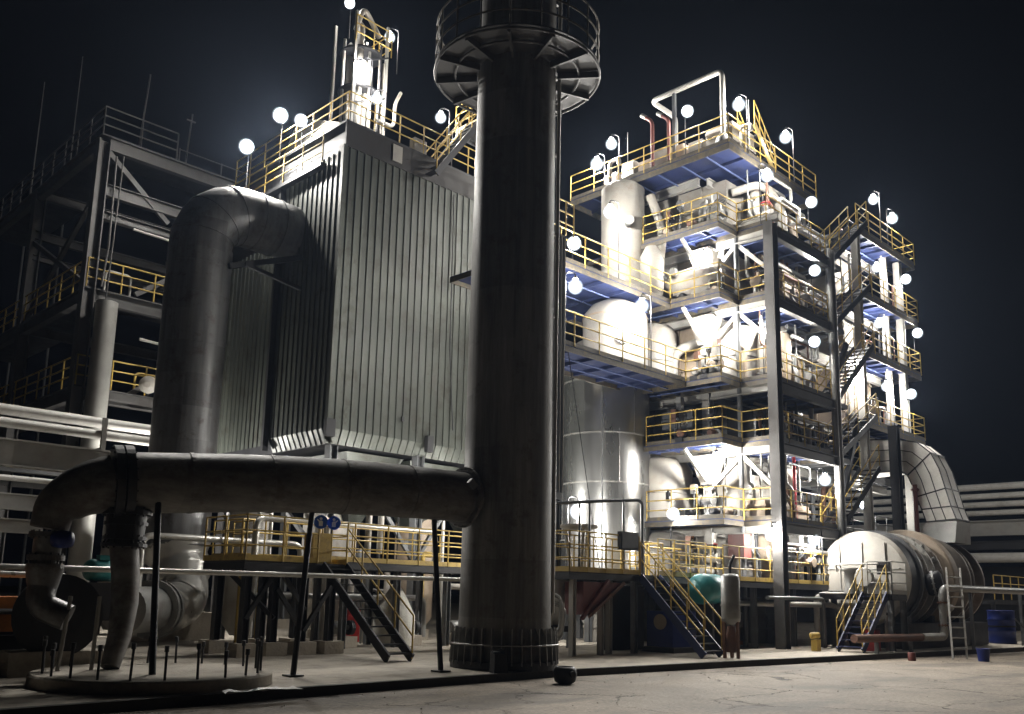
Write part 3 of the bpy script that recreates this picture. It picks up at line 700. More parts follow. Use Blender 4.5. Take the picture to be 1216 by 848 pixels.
for z, m in ((17.6, M_lframe), (11.87, M_yel), (8.37, M_yel)):
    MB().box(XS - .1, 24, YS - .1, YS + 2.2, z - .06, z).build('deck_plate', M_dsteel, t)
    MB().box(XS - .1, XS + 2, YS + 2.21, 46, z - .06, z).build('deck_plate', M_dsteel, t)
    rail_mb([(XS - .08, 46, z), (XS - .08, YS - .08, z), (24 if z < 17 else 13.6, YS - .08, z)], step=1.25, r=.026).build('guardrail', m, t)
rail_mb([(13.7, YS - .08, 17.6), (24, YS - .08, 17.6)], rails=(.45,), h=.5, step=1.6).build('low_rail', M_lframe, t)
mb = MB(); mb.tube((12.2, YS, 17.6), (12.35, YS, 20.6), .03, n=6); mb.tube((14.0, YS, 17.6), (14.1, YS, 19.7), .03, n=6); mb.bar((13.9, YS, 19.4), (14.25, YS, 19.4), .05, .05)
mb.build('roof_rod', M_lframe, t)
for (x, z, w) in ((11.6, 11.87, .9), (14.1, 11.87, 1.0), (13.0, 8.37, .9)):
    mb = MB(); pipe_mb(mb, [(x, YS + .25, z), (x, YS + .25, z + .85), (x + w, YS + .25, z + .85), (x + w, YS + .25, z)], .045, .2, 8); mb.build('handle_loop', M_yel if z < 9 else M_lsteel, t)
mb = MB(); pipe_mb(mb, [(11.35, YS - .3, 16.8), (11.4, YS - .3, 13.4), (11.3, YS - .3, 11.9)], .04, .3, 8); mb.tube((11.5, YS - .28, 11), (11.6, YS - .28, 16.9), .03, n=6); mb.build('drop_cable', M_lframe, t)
o = MB().lathe((11.45, 31.4, 0), [(.36, 1.0), (.36, 11.3)], 24).build('vertical_pipe', M_pipe, None, (11.45, 31.4, 1.0)); tag(o, 'bright clad pipe standing behind the pipe rack inside the far left frame', 'pipe')
t2 = thing('deck_floodlight', 'round pale drum light on the lowest lit deck of the far left frame', 'floodlight', (13.3, 31.7, 8.4))
MB().lathe((13.3, 31.7, 8.75), [(.1, 0), (.3, .02), (.32, .12), (.3, .3), (.1, .36)], 18, (-.5, -.8, -.2)).build('light_head', M_white, t2)
MB().tube((13.3, 31.75, 8.38), (13.3, 31.75, 8.6), .04).build('light_stem', M_dsteel, t2)
for i, (x, y, z0, z1, dx, lab) in enumerate(((16.5, 60, 4, 33.6, .15, 'thinner of two faint lightning masts far behind the left frame'), (18.6, 60, 4, 36.4, .1, 'taller of two faint lightning masts far behind the left frame'))):
    p = thing('lightning_mast', lab, 'mast', (x, y, G))
    MB().tube((x, y, G), (x, y, z1 * .72), .09, .06, n=8).build('mast_tube', M_steel, p)
    MB().tube((x, y, z1 * .72), (x, y, z1), .045, .02, n=6).build('mast_tip', M_lsteel, p)
# fluorescent-like pipes inside the structure
for i, (a, b, lab) in enumerate((((12.0, 31.2, 14.1), (14.0, 31.2, 14.05), 'short pale conduit hung high inside the far left frame'), ((12.6, 31.2, 10.2), (15.0, 31.2, 10.1), 'pale conduit hung under the middle deck of the far left frame'))):
    o = MB().tube(a, b, .05, n=8).build('conduit', M_lsteel, None, a); tag(o, lab, 'conduit')

# ================================================================== LEFT PIPE RACK (runs along X in front of the structure)
t = thing('pipe_rack', 'grey girder bridge carrying two long white pipes at the left edge', 'pipe rack', (10, 29, G))
MB().ibeam((-6, 29, 5.42), (12.9, 29, 5.42), .4, .8, .05).build('girder', M_lsteel, t)
MB().ibeam((-6, 30.6, 5.42), (12.9, 30.6, 5.42), .35, .75, .05).build('girder', M_steel, t)
for x in (10.9, 6.0):
    mb = MB(); mb.bar((x, 29.0, 5.83), (x, 29.0, 6.85), .12, .14); mb.bar((x, 28.95, 5.86), (x, 30.6, 5.86), .12, .1); mb.build('support_post', M_lsteel, t)
for x in (6.5, 12.5): MB().ibeam((x, 29, G), (x, 29, 5.0), .3, .3, .03, (1, 0, 0)).build('leg', M_steel, t)
MB().ibeam((-6, 28.2, 3.95), (9.3, 28.2, 3.95), .35, .45, .04).build('girder', M_lsteel, t)
MB().ibeam((-6, 28.6, 3.3), (9.3, 28.6, 3.3), .3, .4, .04).build('girder', M_lsteel, t)
for y, z, r, x1, lab in ((29.6, 6.78, .17, 14, 'upper of two long white pipes on the left girder bridge'), (29.2, 6.33, .15, 14, 'lower of two long white pipes on the left girder bridge'), (28.1, 4.6, .08, 9.6, 'thin pale pipe below the left girder bridge')):
    o = MB().tube((-6, y, z), (x1, y, z), r, n=16).build('rack_pipe', M_wpipe, None, (2, y, z)); tag(o, lab, 'pipe')
# ================================================================== FANS / PUMPS AT THE LOWER LEFT
t = thing('control_valve', 'flanged valve stand with a blue actuator under the left end of the flue duct', 'valve', (5.4, 16.3, .4))
mb = MB(); flange(mb, (5.4, 16.3, 2.5), .3, (0, 0, 1), .04, 22, 14); flange(mb, (5.4, 16.3, 2.12), .29, (0, 0, 1), .045, 22, 12); flange(mb, (5.4, 16.3, 1.98), .29, (0, 0, 1), .04, 22, 12); mb.build('flange', M_duct, t)
MB().lathe((5.4, 16.3, 0), [(.2, 2.0), (.22, 2.15), (.22, 2.5), (.3, 2.52)], 24).build('neck', M_duct, t)
MB().lathe((5.5, 15.92, 2.42), [(.02, -.16), (.13, -.14), (.15, 0), (.13, .14), (.02, .16)], 18, (.6, -.7, 0)).build('blue_actuator', M_dblue, t)
MB().lathe((5.4, 16.3, 0), [(.3, 1.95), (.22, 1.6), (.2, 1.45)], 24).build('cone', M_duct, t)
mb = MB(); mb.sweep(rounded([(5.4, 16.3, 1.75), (5.35, 16.25, 1.35), (5.75, 16.0, 1.15)], .3, 5), .22, 22); mb.build('elbow', M_duct, t)
t = thing('induced_fan', 'dark fan casing with a flared suction pipe under the flue duct', 'fan', (6.3, 16.6, G))
mb = MB(); flange(mb, (6.55, 16.0, 2.95), .42, (0, 0, 1), .05, 24, 16); flange(mb, (6.55, 16.0, 2.75), .36, (0, 0, 1), .03, 24, 14); flange(mb, (6.55, 16.0, 2.5), .36, (0, 0, 1), .03, 24, 14); flange(mb, (6.55, 16.0, 2.38), .38, (0, 0, 1), .03, 24, 14); mb.build('flange', M_dsteel, t)
MB().lathe((6.55, 16.0, 0), [(.3, 2.35), (.34, 2.9), (.34, 3.3)], 24).build('neck', M_dsteel, t)
mb = MB(); mb.sweep([(6.55, 16.0, 2.4), (6.6, 15.95, 1.9), (6.62, 15.9, 1.4), (6.52, 15.75, .85), (6.35, 15.6, .36)], [.24, .23, .22, .19, .15], 20); mb.build('suction_pipe', M_flue, t)
MB().lathe((6.0, 17.2, 1.15), [(.4, -.25), (.72, -.22), (.72, .22), (.4, .25)], 30, (.3, 1, 0), False).build('fan_casing', M_dsteel, t)
MB().box(5.2, 6.9, 16.9, 18.0, G, .55).build('fan_base', M_conc, t)
t = thing('electric_motor', 'teal electric motor beside the fan casing', 'motor', (7.3, 18.9, 1.5))
MB().lathe((7.1, 18.9, 1.98), [(.1, -.05), (.19, -.02), (.22, .05), (.22, .5), (.19, .56), (.1, .6)], 20, (1, .3, 0)).build('motor_body', M_teal, t)
MB().box(7.0, 7.7, 18.7, 19.1, 1.0, 1.74).build('motor_base', M_dsteel, t)
MB().box(7.25, 7.5, 18.8, 19.0, 2.18, 2.28).build('terminal_box', M_teal, t)
t = thing('skid_machine', 'low orange-brown skid machine at the bottom left edge', 'machine', (3.5, 18, G))
MB().box(.8, 6.2, 17.8, 19.0, .85, 1.45).build('housing', M_orange, t)
MB().box(.6, 6.6, 17.6, 19.3, G, .8).build('skid_base', M_dsteel, t)
MB().tube((4.4, 17.75, 1.2), (5.6, 17.75, 1.2), .05, n=8).build('grab_rail', M_steel, t)
for x in (1.6, 3.0, 4.5): MB().box(x, x + .05, 17.76, 17.795, .9, 1.4).build('housing_rib', M_orange, t)
o = MB(); pipe_mb(o, [(-3, 17.3, 1.92), (15.6, 17.3, 2.02)], .055, n=10); o = o.build('long_pipe', M_pipe, None, (5, 17.3, 1.9)); tag(o, 'long thin white pipe crossing low behind the flue duct posts', 'pipe')
o = MB(); pipe_mb(o, [(-3, 18.6, 1.85), (6.6, 18.6, 1.85), (6.6, 18.6, 1.2)], .06, n=10); o = o.build('bent_pipe', M_pipe, None, (3, 18.6, 1.8)); tag(o, 'second white pipe just behind the orange-brown skid machine', 'pipe')
for i, (a, b, lab) in enumerate((((5.55, 15.7, .15), (5.72, 15.9, 1.5), 'thin slanted pipe leg left of the round plinth'), ((6.05, 15.6, .15), (6.15, 15.8, 1.5), 'thin slanted pipe leg behind the round plinth'))):
    o = MB().tube(a, b, .035, n=8).build('pipe_strut', M_lsteel, None, a); tag(o, lab, 'pipe leg')
# round plinth with anchor bolts
PCX, PCY, PR, PZ = 6.85, 15.0, 1.87, .33
t = thing('round_plinth', 'empty round concrete plinth ringed with upright anchor bolts', 'foundation', (PCX, PCY, G))
MB().lathe((PCX, PCY, 0), [(PR, G - .1), (PR, PZ - .03), (PR - .03, PZ)], 64, smooth=False).build('plinth_slab', M_conc, t)
for k in range(22):
    a = 2 * pi * (k + .3) / 22; rr = PR - .2; x, y = PCX + rr * cos(a), PCY + rr * sin(a); h_ = .36 + .2 * random.random()
    lx, ly = random.uniform(-.02, .02), random.uniform(-.02, .02)
    b = MB().tube((x, y, PZ - .02), (x + lx, y + ly, PZ + h_), .021, n=8)
    b.tube((x + lx * .8, y + ly * .8, PZ + h_ - .07), (x + lx, y + ly, PZ + h_ + .02), .034, n=6)
    b.build('anchor_bolt', M_dsteel, t)

# ================================================================== LEFT LOW PLATFORM
t = platform('low platform with yellow rails and two blue signs at the left stair head', 10.7, 13.55, 19.3, 21.3, 2.33,
    [[(10.7, 21.3, 2.33), (10.7, 19.3, 2.33), (12.65, 19.3, 2.33)], [(13.55, 19.35, 2.33), (13.55, 20.5, 2.33)]], M_dsteel, M_yel)
for x, y in ((10.9, 19.5), (11.7, 19.6), (12.5, 19.6), (13.3, 19.6), (11.0, 21.0), (12.2, 21.0), (13.2, 21.0)):
    MB().ibeam((x, y, .45), (x, y, 2.13), .18, .18, .02).build('post', M_dsteel, t)
    MB().box(x - .28, x + .28, y - .28, y + .28, G, .45).build('footing', M_conc, t)
for a, b in (((10.9, 19.45, 1.0), (11.6, 19.45, 2.1)), ((12.5, 19.5, 1.2), (11.8, 19.5, 2.1)), ((11.7, 19.55, 1.0), (11.0, 20.6, 2.1)), ((11.7, 19.5, 1.7), (12.4, 19.5, .8)), ((12.5, 19.5, .7), (13.3, 19.5, 1.9))): MB().bar(a, b, .1, .1).build('knee_brace', M_dsteel, t)
MB().box(10.75, 13.5, 19.28, 19.33, 1.98, 2.13).build('front_beam', M_dsteel, t)
stairs('yellow railed stair coming down toward the road from the low platform left of the chimney', (13.5, 16.55, G + .06), (13.5, 19.3, 2.28), .68, M_dsteel, M_yel, side=(-1, 0, 0), treads=11, rail=(0,))
t = platform('long raised walkway with yellow rails under the clad building', 13.6, 21.5, 20.7, 22.4, 2.45,
    [[(13.6, 20.7, 2.45), (21.5, 20.7, 2.45)], [(13.6, 22.4, 2.45), (21.5, 22.4, 2.45)]], M_dsteel, M_yel, posts=[(x, y, G) for x in (14.6, 16.4, 18.3, 20.2) for y in (20.9, 22.2)])
t = platform('raised walkway with crowded yellow rails at the left end under the building', 12.5, 14.6, 22.8, 24.4, 2.5,
    [[(12.5, 24.4, 2.5), (12.5, 22.8, 2.5), (14.6, 22.8, 2.5)], [(13.0, 24.2, 2.5), (13.0, 23.1, 2.5)]], M_dsteel, M_yel, posts=[(12.8, 23.0, G), (14.4, 23.0, G)], step=.7)
# two round blue safety signs
SGY = 19.2
for i, (x, lab) in enumerate(((12.62, 'left of two round blue signs on the low platform rail'), (13.0, 'right of two round blue signs on the low platform rail'))):
    s_ = thing('safety_sign', lab, 'sign', (x, SGY, 2.35), 'round blue signs'); n_ = (-.55, -.83, 0)
    MB().lathe((x, SGY, 3.33), [(.17, 0), (.17, .015)], 28, n_, False).build('sign_disc', M_sign_b, s_)
    def pt(u, v, d=.019): return (x + .83 * u + n_[0] * d, SGY - .55 * u + n_[1] * d, 3.33 + v)
    mb = MB(); mb.add([pt(.035 * cos(k * pi / 6), .08 + .035 * sin(k * pi / 6)) for k in range(12)], [tuple(range(12))])
    sg = 1 if i else -1
    mb.add([pt(-.045, -.1), pt(.045, -.1), pt(.05, .01), pt(.02, .035), pt(-.02, .035), pt(-.05, .01)], [(0, 1, 2, 3, 4, 5)])
    mb.add([pt(.03 * sg, .03, .021), pt(.085 * sg, .075, .021), pt(.1 * sg, .055, .021), pt(.05 * sg, .0, .021)], [(0, 1, 2, 3) if sg < 0 else (3, 2, 1, 0)])
    mb.build('pictogram', M_sign_w, s_)
    MB().tube((x, SGY + .04, 2.35), (x, SGY + .04, 3.3), .014, n=6).build('sign_post', M_yel, s_)
cabinet('yellow box standing under the two round blue signs', 12.75, 13.35, 19.75, 20.1, 2.34, 3.1, M_yel, 'y')
cabinet('red cabinet standing on the pad beneath the left stair', 16.5, 17.0, 23.4, 23.7, G, 1.15, M_redb, 'y')
t = thing('bulk_bag', 'pale cone shaped bulk bag behind the left stair', 'bag', (16.9, 22.0, G))
MB().lathe((16.9, 21.6, 0), [(.55, G), (.62, .4), (.6, 1.0), (.35, 1.5), (.1, 1.9)], 20).build('bag_body', M_bag, t)
MB().lathe((16.9, 21.6, 0), [(.13, 1.72), (.15, 1.76), (.13, 1.8)], 14).build('tie_cord', M_dsteel, t)
RW0 = random.Random(21); USED0 = set()
# underfloor equipment below the clad building
for i, (x, y, z0, z1, r, m_, lab) in enumerate((
    (14.2, 25.5, .3, 4.6, .7, M_white, 'white vessel left of centre under the clad building'), (17.6, 26.2, .3, 5.2, .9, M_white, 'widest white vessel under the clad building'),
    (20.8, 25.6, .3, 4.8, .7, M_beige, 'beige vessel under the clad building nearest the chimney'), (12.2, 30, .3, 4.4, .6, M_white, 'white vessel at the rear under the left end of the clad building'))):
    t = thing('process_vessel', lab, 'vessel', (x, y, G), 'vessels under the clad building')
    MB().lathe((x, y, 0), [(r * .5, z0), (r, z0 + .5), (r, z1 - .4), (r * .6, z1)], 26).build('vessel_shell', m_, t)
    for k in range(3):
        a = 2 * pi * k / 3 + .4; MB().bar((x + r * .8 * cos(a), y + r * .8 * sin(a), G), (x + r * .8 * cos(a), y + r * .8 * sin(a), z0 + .8), .12, .12).build('leg', M_steel, t)
    mb = MB(); flange(mb, (x - r * .7, y - r * .7, 3.3), .28, (-1, -1, 0), .04, 18, 10); mb.build('manhole', M_gpipe, t)
for i in range(16):
    x = RW0.uniform(13.5, 21.5); y = RW0.uniform(22.7, 25.5); m_ = RW0.choice((M_gpipe, M_white, M_pipe, M_dsteel, M_yel, M_steel))
    for _try in range(30):
        key_ = ('u', m_.name, x < 15.5, x < 18.5, y < 24)
        if key_ not in USED0: break
        m_ = RW0.choice((M_gpipe, M_white, M_pipe, M_dsteel, M_yel, M_steel))
    USED0.add(key_)
    mb = MB(); h_ = RW0.uniform(1.2, 4.5); dx_ = RW0.uniform(-1.2, 1.2)
    pipe_mb(mb, [(x, y, G), (x, y, h_), (x + dx_, y, h_ + .01), (x + dx_, y, max(G, h_ - RW0.uniform(.5, 2.5)))], RW0.choice((.04, .06, .1)), .15, 8)
    o = mb.build('floor_pipe', m_, None, (x, y, G)); tag(o, '%s bent pipe under the clad building, %s, %s row' % ('grey' if m_ is M_gpipe else 'white' if m_ is M_white else 'shiny' if m_ is M_pipe else 'black' if m_ is M_dsteel else 'yellow' if m_ is M_yel else 'dark grey', 'at its left end' if x < 15.5 else 'at mid length' if x < 18.5 else 'toward the chimney', 'front' if y < 24 else 'rear'), 'pipe', 'bent pipes under the clad building')
# hoppers under the building (large blocks of sheet)
t = thing('under_hopper', 'row of pale hoppers hanging below the clad building floor', 'hopper', (20, 25, 6))
for x in (16.8, 19.4, 22.0):
    MB().hexa([(x + .7, 25.0, 3.9), (x + 1.2, 25.0, 3.9), (x + 1.2, 25.6, 3.9), (x + .7, 25.6, 3.9), (x, 24.3, 6.1), (x + 2.3, 24.3, 6.1), (x + 2.3, 27, 6.1), (x, 27, 6.1)]).build('hopper_cone', M_clad, t)
RW = random.Random(3)
for i, (x0, y0, z, x1, lab) in enumerate(((12.8, 22.6, 3.6, 19.2, 'upper white pipe run under the clad building'), (12.8, 22.8, 1.5, 19.0, 'grey pipe run low under the clad building'), (10.2, 23.8, 3.0, 15.0, 'short white pipe run behind the raised walkway at left'))):
    mb = MB(); pipe_mb(mb, [(x0, y0, .4), (x0, y0, z), (x1, y0, z), (x1, y0, z - 1.2)], .09, .3); o = mb.build('pipe_run', M_pipe if i != 1 else M_gpipe, None, (x0, y0, G)); tag(o, lab, 'pipe')
for i, (x, y, lab) in enumerate(((14.9, 21.4, 'small pump on a block left under the long walkway'), (17.2, 21.4, 'small pump on a block in the middle under the long walkway'), (19.2, 21.4, 'small pump on a block right under the long walkway'))):
    t = thing('pump', lab, 'pump', (x, y, G), 'pumps under the long walkway')
    MB().box(x - .4, x + .4, y - .25, y + .25, G, .45).build('pump_block', M_conc, t)
    MB().lathe((x - .3, y, .68), [(.14, 0), (.18, .04), (.18, .34), (.12, .4), (.06, .42), (.06, .55)], 16, (1, 0, 0)).build('pump_motor', M_teal if i == 1 else M_gpipe, t)
    MB().lathe((x + .26, y, .68), [(.2, 0), (.2, .12)], 18, (1, 0, 0), False).build('pump_casing', M_dsteel, t)

# ================================================================== STEEL BOX COLUMN + CABLE LADDER beside the chimney
t = thing('cable_ladder', 'tall grey cable ladder strip standing right against the edge of the chimney', 'cable ladder', (18.9, 17.1, G))
MB().box(18.7, 18.98, 16.95, 17.2, 4.3, 12.1).build('tray', M_steel, t)
for k in range(4): MB().box(18.72 + k * .07, 18.75 + k * .07, 16.9, 16.947, 4.5, 12.0).build('cable', M_lsteel if k % 2 else M_dsteel, t)
MB().ibeam((18.9, 17.1, G), (18.9, 17.1, 4.3), .16, .16, .02).build('post', M_steel, t)
mb = MB(); mb.box(18.55, 18.7, 16.9, 17.1, 4.6, 5.2); mb.build('bracket_box', M_dsteel, t)
rail_mb([(18.6, 16.9, 12.1), (19.3, 16.9, 12.1)], step=.35).build('top_cage', M_yel, t)

# ================================================================== SILO
SX, SY = 25.75, 20.9
t = thing('silo', 'big shiny metal clad silo standing between the chimney and the lit tower', 'silo', (SX, SY, G))
MB().lathe((SX, SY, 0), [(1.6, 2.2), (1.6, 9.75)], 64).build('silo_shell', M_alu, t)
MB().lathe((SX, SY, 0), [(1.62, 9.752), (1.6, 9.8), (1.15, 10.1)], 48).build('silo_cone', M_white, t)
for z in (3.6, 5.6, 7.35, 9.3): MB().lathe((SX, SY, z), [(1.59, -.025), (1.63, -.025), (1.63, .025), (1.59, .025)], 64, smooth=False).build('hoop', M_pipe, t)
for k in range(16):
    a_ = 2 * pi * k / 16 + .2; zz = (3.6, 5.6, 7.35)[k % 3]
    MB().bar((SX + 1.602 * cos(a_), SY + 1.602 * sin(a_), zz), (SX + 1.602 * cos(a_), SY + 1.602 * sin(a_), zz + 1.9), .03, .03).build('plate_seam', M_alu, t)
MB().lathe((SX, SY, 0), [(1.13, 10.11), (1.13, 10.9), (.5, 11.2), (.1, 11.3)], 48).build('silo_cap', M_white, t)
t2 = thing('domed_vessel', 'wide white domed vessel on the walkway right above the shiny silo', 'vessel', (24.1, 19.15, 9.05))
MB().lathe((24.1, 19.15, 0), [(1.12, 9.07), (1.12, 11.15), (1.08, 11.3), (.85, 11.6), (.5, 11.78), (.05, 11.84)], 48).build('vessel_shell', M_white, t2)
MB().lathe((24.1, 19.15, 0), [(1.14, 11.1), (1.14, 11.16)], 48, smooth=False).build('rim_band', M_beige, t2)
mb = MB(); nozzle_c = vv((23.4, 18.3, 10.2)); mb.lathe(nozzle_c, [(.2, 0), (.2, .06)], 18, (-.6, -.8, 0), False); mb.build('manhole', M_gpipe, t2)
MB().lathe((SX, SY, 0), [(.5, .9), (1.58, 2.19)], 40).build('silo_hopper', M_alu, t)
for k in range(6):
    a = 2 * pi * k / 6 + .3; x, y = SX + 1.5 * cos(a), SY + 1.5 * sin(a); MB().ibeam((x, y, G), (x, y, 2.3), .2, .2, .02).build('leg', M_steel, t)
mb = MB(); mb.tube((SX - 1.35, SY - .95, 2.3), (SX - 1.35, SY - .95, 9.6), .025, n=6); mb.build('conduit', M_steel, t)
o = MB().tube((20.0, 17.7, 9.0), (21.2, 17.4, 2.4), .014, n=6).build('guy_wire', M_dsteel, None, (20.0, 17.7, 2.4)); tag(o, 'thin dark wire slanting down in front of the shiny silo', 'wire')

# ================================================================== PROCESS TOWER FRAME
LV = {1: 2.25, 2: 4.28, 3: 6.95, 4: 9.05, 5: 12.0, 6: 14.55, 7: 17.35}
XF, YF = 27.35, 14.9
t = thing('tower_frame', 'steel frame of the bright lamp-lit process tower at right', 'steel frame', (XF, YF, G))
MB().ibeam((XF, YF, G), (XF, YF, 14.6), .36, .36, .04, (1, 0, 0)).build('column', M_lframe, t)
MB().tube((XF, 16.25, G), (XF, 16.25, 14.45), .085, n=12).build('column', M_steel, t)
for dx in (-.13, .14): MB().tube((31.85 + dx, YF, G), (31.85 + dx, YF, 14.9), .115, n=14).build('column', M_gpipe, t)
for x, y, z in ((XF + .1, 17.6, 14.4), (XF + .1, 21.6, 17.2), (31.85, 17.6, 17.1), (31.85, 21.6, 17.2), (36.6, 15.95, 17.2), (36.6, 19.5, 17.2), (41.0, 15.95, 17.2), (41.0, 19.5, 17.2)):
    MB().ibeam((x, y, G), (x, y, z), .3, .3, .035, (1, 0, 0)).build('column', M_lsteel, t)
for k, z in LV.items():
    if k < 2: continue
    zz = z - .3
    if k < 7: MB().ibeam((XF + .22, YF, zz + .05), (31.6, YF, zz + .05), .22, .36, .03).build('beam', M_lframe, t)
    if k < 7: MB().ibeam((XF, YF + .22, zz + .02), (XF, 17.4, zz + .02), .2, .3, .03).build('beam', M_lsteel, t)
    MB().ibeam((XF + .1, 17.8, zz), (XF + .1, 21.4, zz), .2, .32, .03).build('beam', M_lsteel, t)
    MB().ibeam((XF + .3, 17.6, zz), (31.7, 17.6, zz), .2, .32, .03).build('beam', M_lsteel, t)
    MB().ibeam((31.9, 17.0, zz - .05), (41.0, 17.0, zz - .05), .2, .34, .03).build('beam', M_lsteel, t)
    MB().ibeam((36.6, 16.1, zz), (36.6, 19.4, zz), .2, .3, .03).build('beam', M_lsteel, t)
    if k in (3, 5, 6):
        MB().bar((XF + .05, 15.15, z - 1.5), (XF + .05, 16.2, z - .45), .12, .14).build('brace', M_lsteel, t)
        MB().bar((XF + .05, 16.35, z - .5), (XF + .05, 17.5, z - 1.5), .12, .14).build('brace', M_lsteel, t)
        MB().bar((XF + .1, 17.6, z - 1.4), (25.95, 17.6, z - .25), .1, .12).build('brace', M_lsteel, t)
        MB().hexa([(XF - .15, 17.4, z - 1.35), (XF + .3, 17.4, z - 1.35), (XF + .3, 17.8, z - 1.35), (XF - .15, 17.8, z - 1.35), (XF - .4, 17.1, z - .36), (XF + .4, 17.1, z - .36), (XF + .4, 18.05, z - .36), (XF - .4, 18.05, z - .36)]).build('capital', M_white, t)
MB().ibeam((XF, YF - .3, 14.75), (XF, 17.5, 14.75), .2, .25, .03).build('beam', M_lsteel, t)
for a, b in (((32.1, 15.2, 9.3), (33.6, 15.2, 11.6)), ((32.3, 15.2, 4.6), (34.3, 15.2, 8.6)), ((32.2, 15.3, 3.9), (33.5, 15.3, 6.6))): MB().bar(a, b, .14, .18).build('brace', M_dsteel, t)

XL = 25.95
# decks, left/front half
def rails7(z, yl): return [[(XL, yl, z), (XL, 16.1, z), (27.2, 16.1, z)], [(27.2, 16.1, z), (27.2, 14.9, z), (32.0, 14.9, z)]]
names = {2: 'second', 3: 'third', 4: 'fourth', 5: 'fifth', 6: 'sixth'}
yl_ = {2: 19.2, 3: 19.2, 4: 17.5, 5: 18.1, 6: 19.3}
for k in (2, 3, 4, 5, 6):
    z = LV[k]; yl = yl_[k]
    platform('blue cantilever deck on the left tower face, %s level up' % names[k], XL, 27.18, 16.1, 22 if k != 4 else 21.9, z, [[(XL, yl, z), (XL, 16.1, z), (27.18, 16.1, z)]], ribs='x', group='blue decks of the lit tower', joist=.8)
    platform('blue front deck between the tall tower columns, %s level up' % names[k], 27.2, 32.0, 14.95, 21.6, z, [[(27.2, 16.1, z), (27.2, 14.95, z), (31.6, 14.95, z)]], ribs='x', group='blue decks of the lit tower', joist=.9)
# F5 and F4 bridges to the left, in front of / above silo
z = LV[5]; platform('high blue walkway from behind the chimney to the tower above the silo cap', 18.9, 25.93, 18.1, 22.0, z, [[(18.9, 18.1, z), (25.93, 18.1, z)], [(19.0, 20.5, z), (22.8, 20.5, z)]], ribs='y', joist=1.1)
z = LV[4]; platform('dark blue walkway crossing in front of the silo top', 18.9, 25.93, 17.5, 19.6, z, [[(18.9, 17.5, z), (25.93, 17.5, z)]], ribs='y', joist=1.2)
# top deck
z = LV[7]; platform('wide blue top deck of the lit tower under the white cabinets', XL, 32.4, 15.6, 22.9, z, [[(XL, 22.9, z), (XL, 15.6, z), (32.4, 15.6, z)]], ribs='y', joist=1.25, fascia=.22)
# right landings
rn = {7: 'top', 6: 'second from top', 5: 'third from top', 4: 'lowest'}
for k in (7, 6, 5, 4):
    z = LV[k] + (0 if k != 4 else -.1)
    platform('blue balcony deck on the right half of the lit tower, %s of four' % rn[k], 36.0, 42.2, 15.6, 19.6, z, [[(36.0, 15.6, z), (42.2, 15.6, z), (42.2, 17.6, z)]], ribs='y', joist=.75, fascia=.2, group='balcony decks at the right of the tower')
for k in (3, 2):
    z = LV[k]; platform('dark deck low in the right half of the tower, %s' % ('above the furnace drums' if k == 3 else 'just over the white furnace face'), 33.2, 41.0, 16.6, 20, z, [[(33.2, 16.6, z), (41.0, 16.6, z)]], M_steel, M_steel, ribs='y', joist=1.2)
# stair flights between floors
for k in (2, 3, 4, 5, 6):
    z0, z1 = LV[k], LV[k + 1]
    stairs('stair flight up the tower front leaving the %s deck' % names[k], (32.3, 15.1, z0), (35.9, 15.1, z1), .8, M_dsteel, M_yel, treads=int((z1 - z0) / .2), group='stair flights on the tower front')
    t = platform('narrow landing at the foot of the stair flight on the %s deck' % names[k], 31.99 + .02, 32.9, 14.95, 16.6, z0 - .02, [], M_steel, M_yel, group='stair landings on the tower front')
# small yellow stair to roof boxes at top deck
stairs('short yellow stair on the top deck of the lit tower', (29.6, 15.8, LV[7]), (28.1, 15.8, LV[7] + 1.6), .7, M_yel, M_yel, treads=7)
rail_mb([(27.0, 16.2, 18.9), (28.1, 16.2, 18.9)], step=.6).build('x', M_yel) if False else None

# -------- equipment on the tower
def vessel(label, x, y, z0, z1, r, m=None, top='dome', skirt=0, bands=True, n=36, name='process_vessel'):
    t = thing(name, label, 'vessel', (x, y, z0))
    pr = ([(skirt, z0), (r, z0 + .9)] if skirt else [(r * .98, z0)]) + [(r, z1 - r * .35)]
    pr += [(r * .85, z1 - r * .12), (r * .5, z1), (r * .1, z1 + .02)] if top == 'dome' else [(r, z1)]
    MB().lathe((x, y, 0), pr, n).build('vessel_shell', m or M_white, t)
    if bands:
        mb = MB(); zz = z0 + 1.1
        while zz < z1 - .5: mb.lathe((x, y, zz), [(r - .01, -.03), (r + .03, -.03), (r + .03, .03), (r - .01, .03)], n, smooth=False); zz += 1.1
        mb.build('stiffener_band', m or M_white, t)
    return t
def nozzle(mb, c, ax, r=.18, L=.35):
    c = vv(c); d = vv(ax).normalized(); mb.tube(c, c + d * L, r * .75, n=14); flange(mb, c + d * L, r, d, .03, 16, 8)
